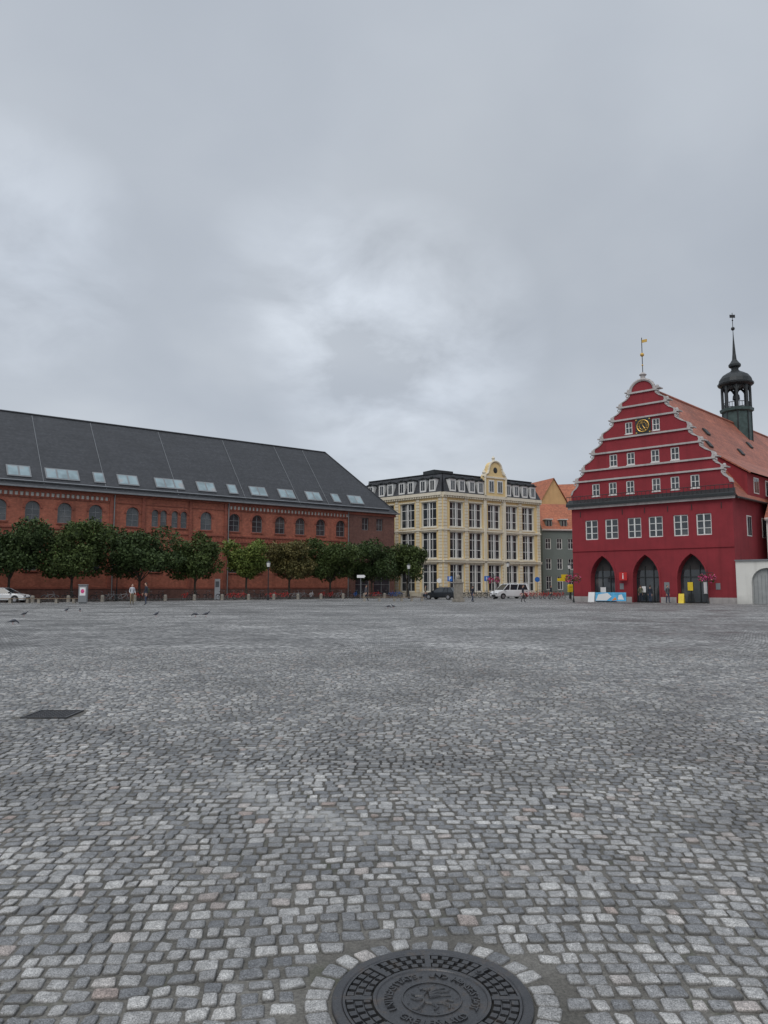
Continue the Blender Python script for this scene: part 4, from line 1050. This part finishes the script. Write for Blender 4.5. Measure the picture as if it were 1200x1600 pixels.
# ------------------------------------------------------------------ PEOPLE AND BIRDS
def skin_obj(verts,edges,radii,root=0,sub=1):
    me=bpy.data.meshes.new('sk'); me.from_pydata(verts,edges,[])
    o=bpy.data.objects.new('sk',me); COL.objects.link(o)
    o.modifiers.new('s','SKIN'); 
    for i,r in enumerate(radii):
        sv=me.skin_vertices[0].data[i]; sv.radius=(r,r) if not isinstance(r,tuple) else r; sv.use_root=(i==root)
    sb=o.modifiers.new('u','SUBSURF'); sb.levels=sub; sb.render_levels=sub
    dg=bpy.context.evaluated_depsgraph_get(); em=bpy.data.meshes.new_from_object(o.evaluated_get(dg))
    bpy.data.objects.remove(o); return em
def person(x,y,rot,top,trou,hair='hair',h=1.75,stride=0.0,bend=.0,arm=.0,bag=None):
    p=place('person',x,y,rot); k=h/1.75
    V=[(0,0,.95),(0,0,1.1),(0,-bend*.5,1.3),(0,-bend,1.46),(0,-bend-.01,1.54)]
    E=[(0,1),(1,2),(2,3),(3,4)]; Rr=[.135,.12,(.15,.12),(.085,.075),.052]
    for s in (-1,1):
        b=len(V); st=s*stride
        V+=[(s*.17,-bend,1.41),(s*.225,-bend+.02+st*.3,1.14),(s*.21,-bend-.06-arm+st*.7,.90+arm*.8),(s*.205,-bend-.09-arm*1.3+st*.8,.83+arm)]
        E+=[(3,b),(b,b+1),(b+1,b+2),(b+2,b+3)]; Rr+=[.068,.05,.034,.036]
        b=len(V)
        V+=[(s*.095,0,.88),(s*.10,-.02-st*.5,.49),(s*.10,.02-st,.09),(s*.115,-.13-st,.04)]
        E+=[(0,b),(b,b+1),(b+1,b+2),(b+2,b+3)]; Rr+=[.098,.063,.045,.042]
    em=skin_obj([tuple(c*k for c in v) for v in V],E,[tuple(c*k for c in r) if isinstance(r,tuple) else r*k for r in Rr])
    for m in (M[top],M[trou],M['skin'],M['black']): em.materials.append(m)
    for f in em.polygons:
        c=f.center/k
        if c.z>1.5: i=2
        elif abs(c.x)>.155 and c.z>.7: i=2 if c.z<.90+arm else 0
        elif c.z<.11: i=3
        elif c.z<.97: i=1
        else: i=0
        f.material_index=i; f.use_smooth=True
    o=bpy.data.objects.new('body',em); COL.objects.link(o); o.parent=p
    e=MB(); hz_=1.645; by=-bend-.02
    e.ball((0,by,hz_),.077,.096,.118,12,9); e.ball((0,by-.098,hz_-.012),.014,.022,.024,6,5); 
    for s in (-1,1): e.ball((s*.08,by+.01,hz_),.012,.022,.032,6,5)
    for s in (-1,1):
        st=s*stride; hx,hy,hzz=s*.205,-bend-.09-arm*1.3+st*.8,.83+arm
        e.ball((hx,hy-.01,hzz-.03),.018,.042,.05,8,6)
        for q,l in zip((-.03,-.01,.01,.028),(.066,.075,.07,.055)):
            e.tube([(hx,hy-.01+q,hzz-.06),(hx-s*.004,hy-.012+q*1.1,hzz-.06-l*.55),(hx-s*.018,hy-.012+q*1.1,hzz-.06-l)],.009,5,.006)
        e.tube([(hx,hy-.04,hzz-.01),(hx-s*.008,hy-.065,hzz-.04),(hx-s*.015,hy-.07,hzz-.07)],.010,5,.007)
    for i,v in enumerate(e.v): e.v[i]=tuple(c*k for c in v)
    e.build('head_and_hands',M['skin'],p,smooth=True)
    e=MB(); e.ball((0,by+.018,hz_+.03),.085,.094,.105,12,8)
    for s in (-1,1): e.ball((s*.03,by-.088,hz_+.012),.010,.008,.007,6,4)
    e.box(-.022,.022,by-.097,by-.09,hz_-.056,hz_-.05)
    for i,v in enumerate(e.v): e.v[i]=tuple(c*k for c in v)
    e.build('hair_and_features',M[hair],p,smooth=True)
    if bag:
        e=MB(); e.box(-.15,.15,.10-bend*.3,.26-bend*.3,1.05,1.42); e.build('backpack',M[bag],p,bevel=.04)
M['cloth_navy']=simple('navy_cloth',(.02,.025,.04),.85); M['cloth_white']=simple('light_shirt',(.50,.52,.56),.85); M['cloth_tan']=simple('tan_cloth',(.22,.18,.12),.85)
M['cloth_grey']=simple('grey_cloth',(.08,.08,.09),.85); M['jeans']=simple('jeans',(.035,.05,.09),.85); M['cloth_olive']=simple('olive_jacket',(.10,.10,.06),.85)
person(-22.0,65.0,.6,'cloth_white','cloth_tan',h=1.78,arm=.12)
person(-20.6,64.4,-.9,'cloth_navy','jeans',h=1.9,stride=.05,arm=.05,bag='cloth_olive')
person(-2.0,83,1.8,'cloth_grey','cloth_navy',h=1.75,stride=.22)
person(9.1,76.5,2.2,'cloth_navy','jeans',h=1.65,stride=.2)
person(14.0,75,1.2,'cloth_navy','cloth_grey',h=1.72,stride=.15)
person(5.0,90,1.6,'cloth_tan','jeans',h=1.7,stride=.1)
person(20.2,90,1.0,'cloth_navy','cloth_grey',h=1.72,stride=.15)
x,y=RP(10.4,-1.2); person(x,y,.3,'cloth_grey','jeans',h=1.7,stride=.1)
x,y=RP(7.4,-.4); person(x,y,2.9,'cloth_olive','cloth_navy',h=1.72)
x,y=RP(8.3,-.3); person(x,y,2.5,'cloth_navy','jeans',h=1.66,stride=.1)
M['pigeon']=simple('pigeon_feathers',(.06,.065,.08),.6,var=.5,ns=9)
M['pink_leg']=simple('pigeon_legs',(.35,.10,.08),.6)
def pigeon(x,y,rot,peck=False):
    p=place('pigeon',x,y,rot)
    hd=[(.13,0,.20),(.155,0,.255),(.18,0,.26),(.215,0,.25)] if not peck else [(.14,0,.14),(.19,0,.10),(.215,0,.07),(.235,0,.035)]
    V=[(0,0,.15),(.07,0,.165),(-.09,0,.13),(-.16,0,.115),(-.22,0,.105)]+hd
    E=[(0,1),(0,2),(2,3),(3,4),(1,5),(5,6),(6,7),(7,8)]
    em=skin_obj(V,E,[.066,.06,(.045,.04),(.03,.015),(.035,.008),.036,.026,.024,.006]); em.materials.append(M['pigeon'])
    for f in em.polygons: f.use_smooth=True
    o=bpy.data.objects.new('body',em); COL.objects.link(o); o.parent=p
    e=MB()
    for s in (-1,1):
        e.tube([(.01,s*.03,.12),(-.005,s*.03,.05),(.0,s*.03,.008)],.006,4); e.tube([(-.02,s*.03,.006),(.045,s*.035,.006)],.005,4); e.tube([(0,s*.03,.006),(.03,s*.055,.006)],.004,4)
    e.build('legs',M['pink_leg'],p)
for q in ((-19.3,40,.3,0),(-19.4,47.6,2,1),(-12.1,39.6,1,0),(-9.95,39.4,3,1),(-9.5,39.8,.2,0),(.3,55,0,1),(.7,55.4,2.6,0),(-15.7,31.6,.4,1),(-19.8,46.5,1.2,0)): pigeon(*q)

# ------------------------------------------------------------------ WORLD, SUN, CAMERA
w=bpy.data.worlds.new('World'); scene.world=w; w.use_nodes=True
nt=w.node_tree; bg=nt.nodes['Background']
tc=nt.nodes.new('ShaderNodeTexCoord').outputs['Generated']
sx=nt.nodes.new('ShaderNodeSeparateXYZ'); nt.links.new(tc,sx.inputs[0])
zz=math_(nt,'ADD',math_(nt,'MAXIMUM',sx.outputs[2],0),.30)
cx=nt.nodes.new('ShaderNodeCombineXYZ'); nt.links.new(math_(nt,'DIVIDE',sx.outputs[0],zz),cx.inputs[0]); nt.links.new(math_(nt,'DIVIDE',sx.outputs[1],zz),cx.inputs[1])
cv=cx.outputs[0]
n1=noise(nt,cv,1.3,4,.48,.3); n2=noise(nt,cv,.6,3,.5); n3=noise(nt,cv,3.4,6,.56,.3)
v=math_(nt,'ADD',math_(nt,'ADD',math_(nt,'MULTIPLY',n1,.50),math_(nt,'MULTIPLY',n2,.38)),math_(nt,'MULTIPLY',n3,.12))
cc=ramp(nt,v,[(.34,(.45,.495,.56)),(.46,(.505,.55,.615)),(.56,(.57,.615,.675)),(.68,(.68,.72,.775))])
def lobe(d,width,amp):
    d=Vector(d).normalized()
    dp=nd(nt,'ShaderNodeVectorMath',operation='DOT_PRODUCT'); nt.links.new(tc,dp.inputs[0]); dp.inputs[1].default_value=d
    return mr(nt,dp.outputs['Value'],math.cos(width),1,0,amp)
add=math_(nt,'ADD',lobe((.02,.95,.31),.20,.26),math_(nt,'ADD',lobe((-.47,.9,.42),.16,.20),lobe((-.12,.95,.40),.13,.12)))
add=math_(nt,'MULTIPLY',add,mr(nt,n3,.38,.62,0,1.4))
dk=math_(nt,'ADD',lobe((.16,.93,.44),.24,.08),lobe((.55,.85,.30),.3,.08))
f=math_(nt,'SUBTRACT',math_(nt,'ADD',1,add),dk)
zen=mr(nt,sx.outputs[2],.66,.95,1,1.9)  # unseen sky overhead brightened to add light on the ground
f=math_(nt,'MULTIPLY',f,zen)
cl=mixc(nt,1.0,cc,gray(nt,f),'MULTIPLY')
sky=nd(nt,'ShaderNodeTexSky',sky_type='NISHITA',sun_disc=False,sun_elevation=math.radians(48),sun_rotation=math.radians(205))
sk=mixc(nt,1.0,sky.outputs[0],(.1,.1,.1),'MULTIPLY')
fin=mixc(nt,.06,cl,sk)
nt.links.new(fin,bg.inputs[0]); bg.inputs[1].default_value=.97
sl_=bpy.data.lights.new('sun','SUN'); sl_.energy=1.25; sl_.angle=math.radians(35); sl_.color=(1,.96,.90)
so=bpy.data.objects.new('sun',sl_); COL.objects.link(so)
az=math.radians(205); el=math.radians(48)
dirv=Vector((math.sin(az)*math.cos(el),math.cos(az)*math.cos(el),math.sin(el)))
so.rotation_euler=dirv.to_track_quat('Z','Y').to_euler()
cam=bpy.data.cameras.new('camera'); co=bpy.data.objects.new('camera',cam); COL.objects.link(co)
cam.sensor_fit='VERTICAL'; cam.sensor_height=36; cam.lens=26; cam.clip_end=4000; cam.clip_start=.05
co.location=(0,0,1.6); co.rotation_euler=(math.radians(90+5.74),0,0)
scene.camera=co
scene.view_settings.view_transform='Standard'; scene.view_settings.look='None'; scene.view_settings.exposure=0
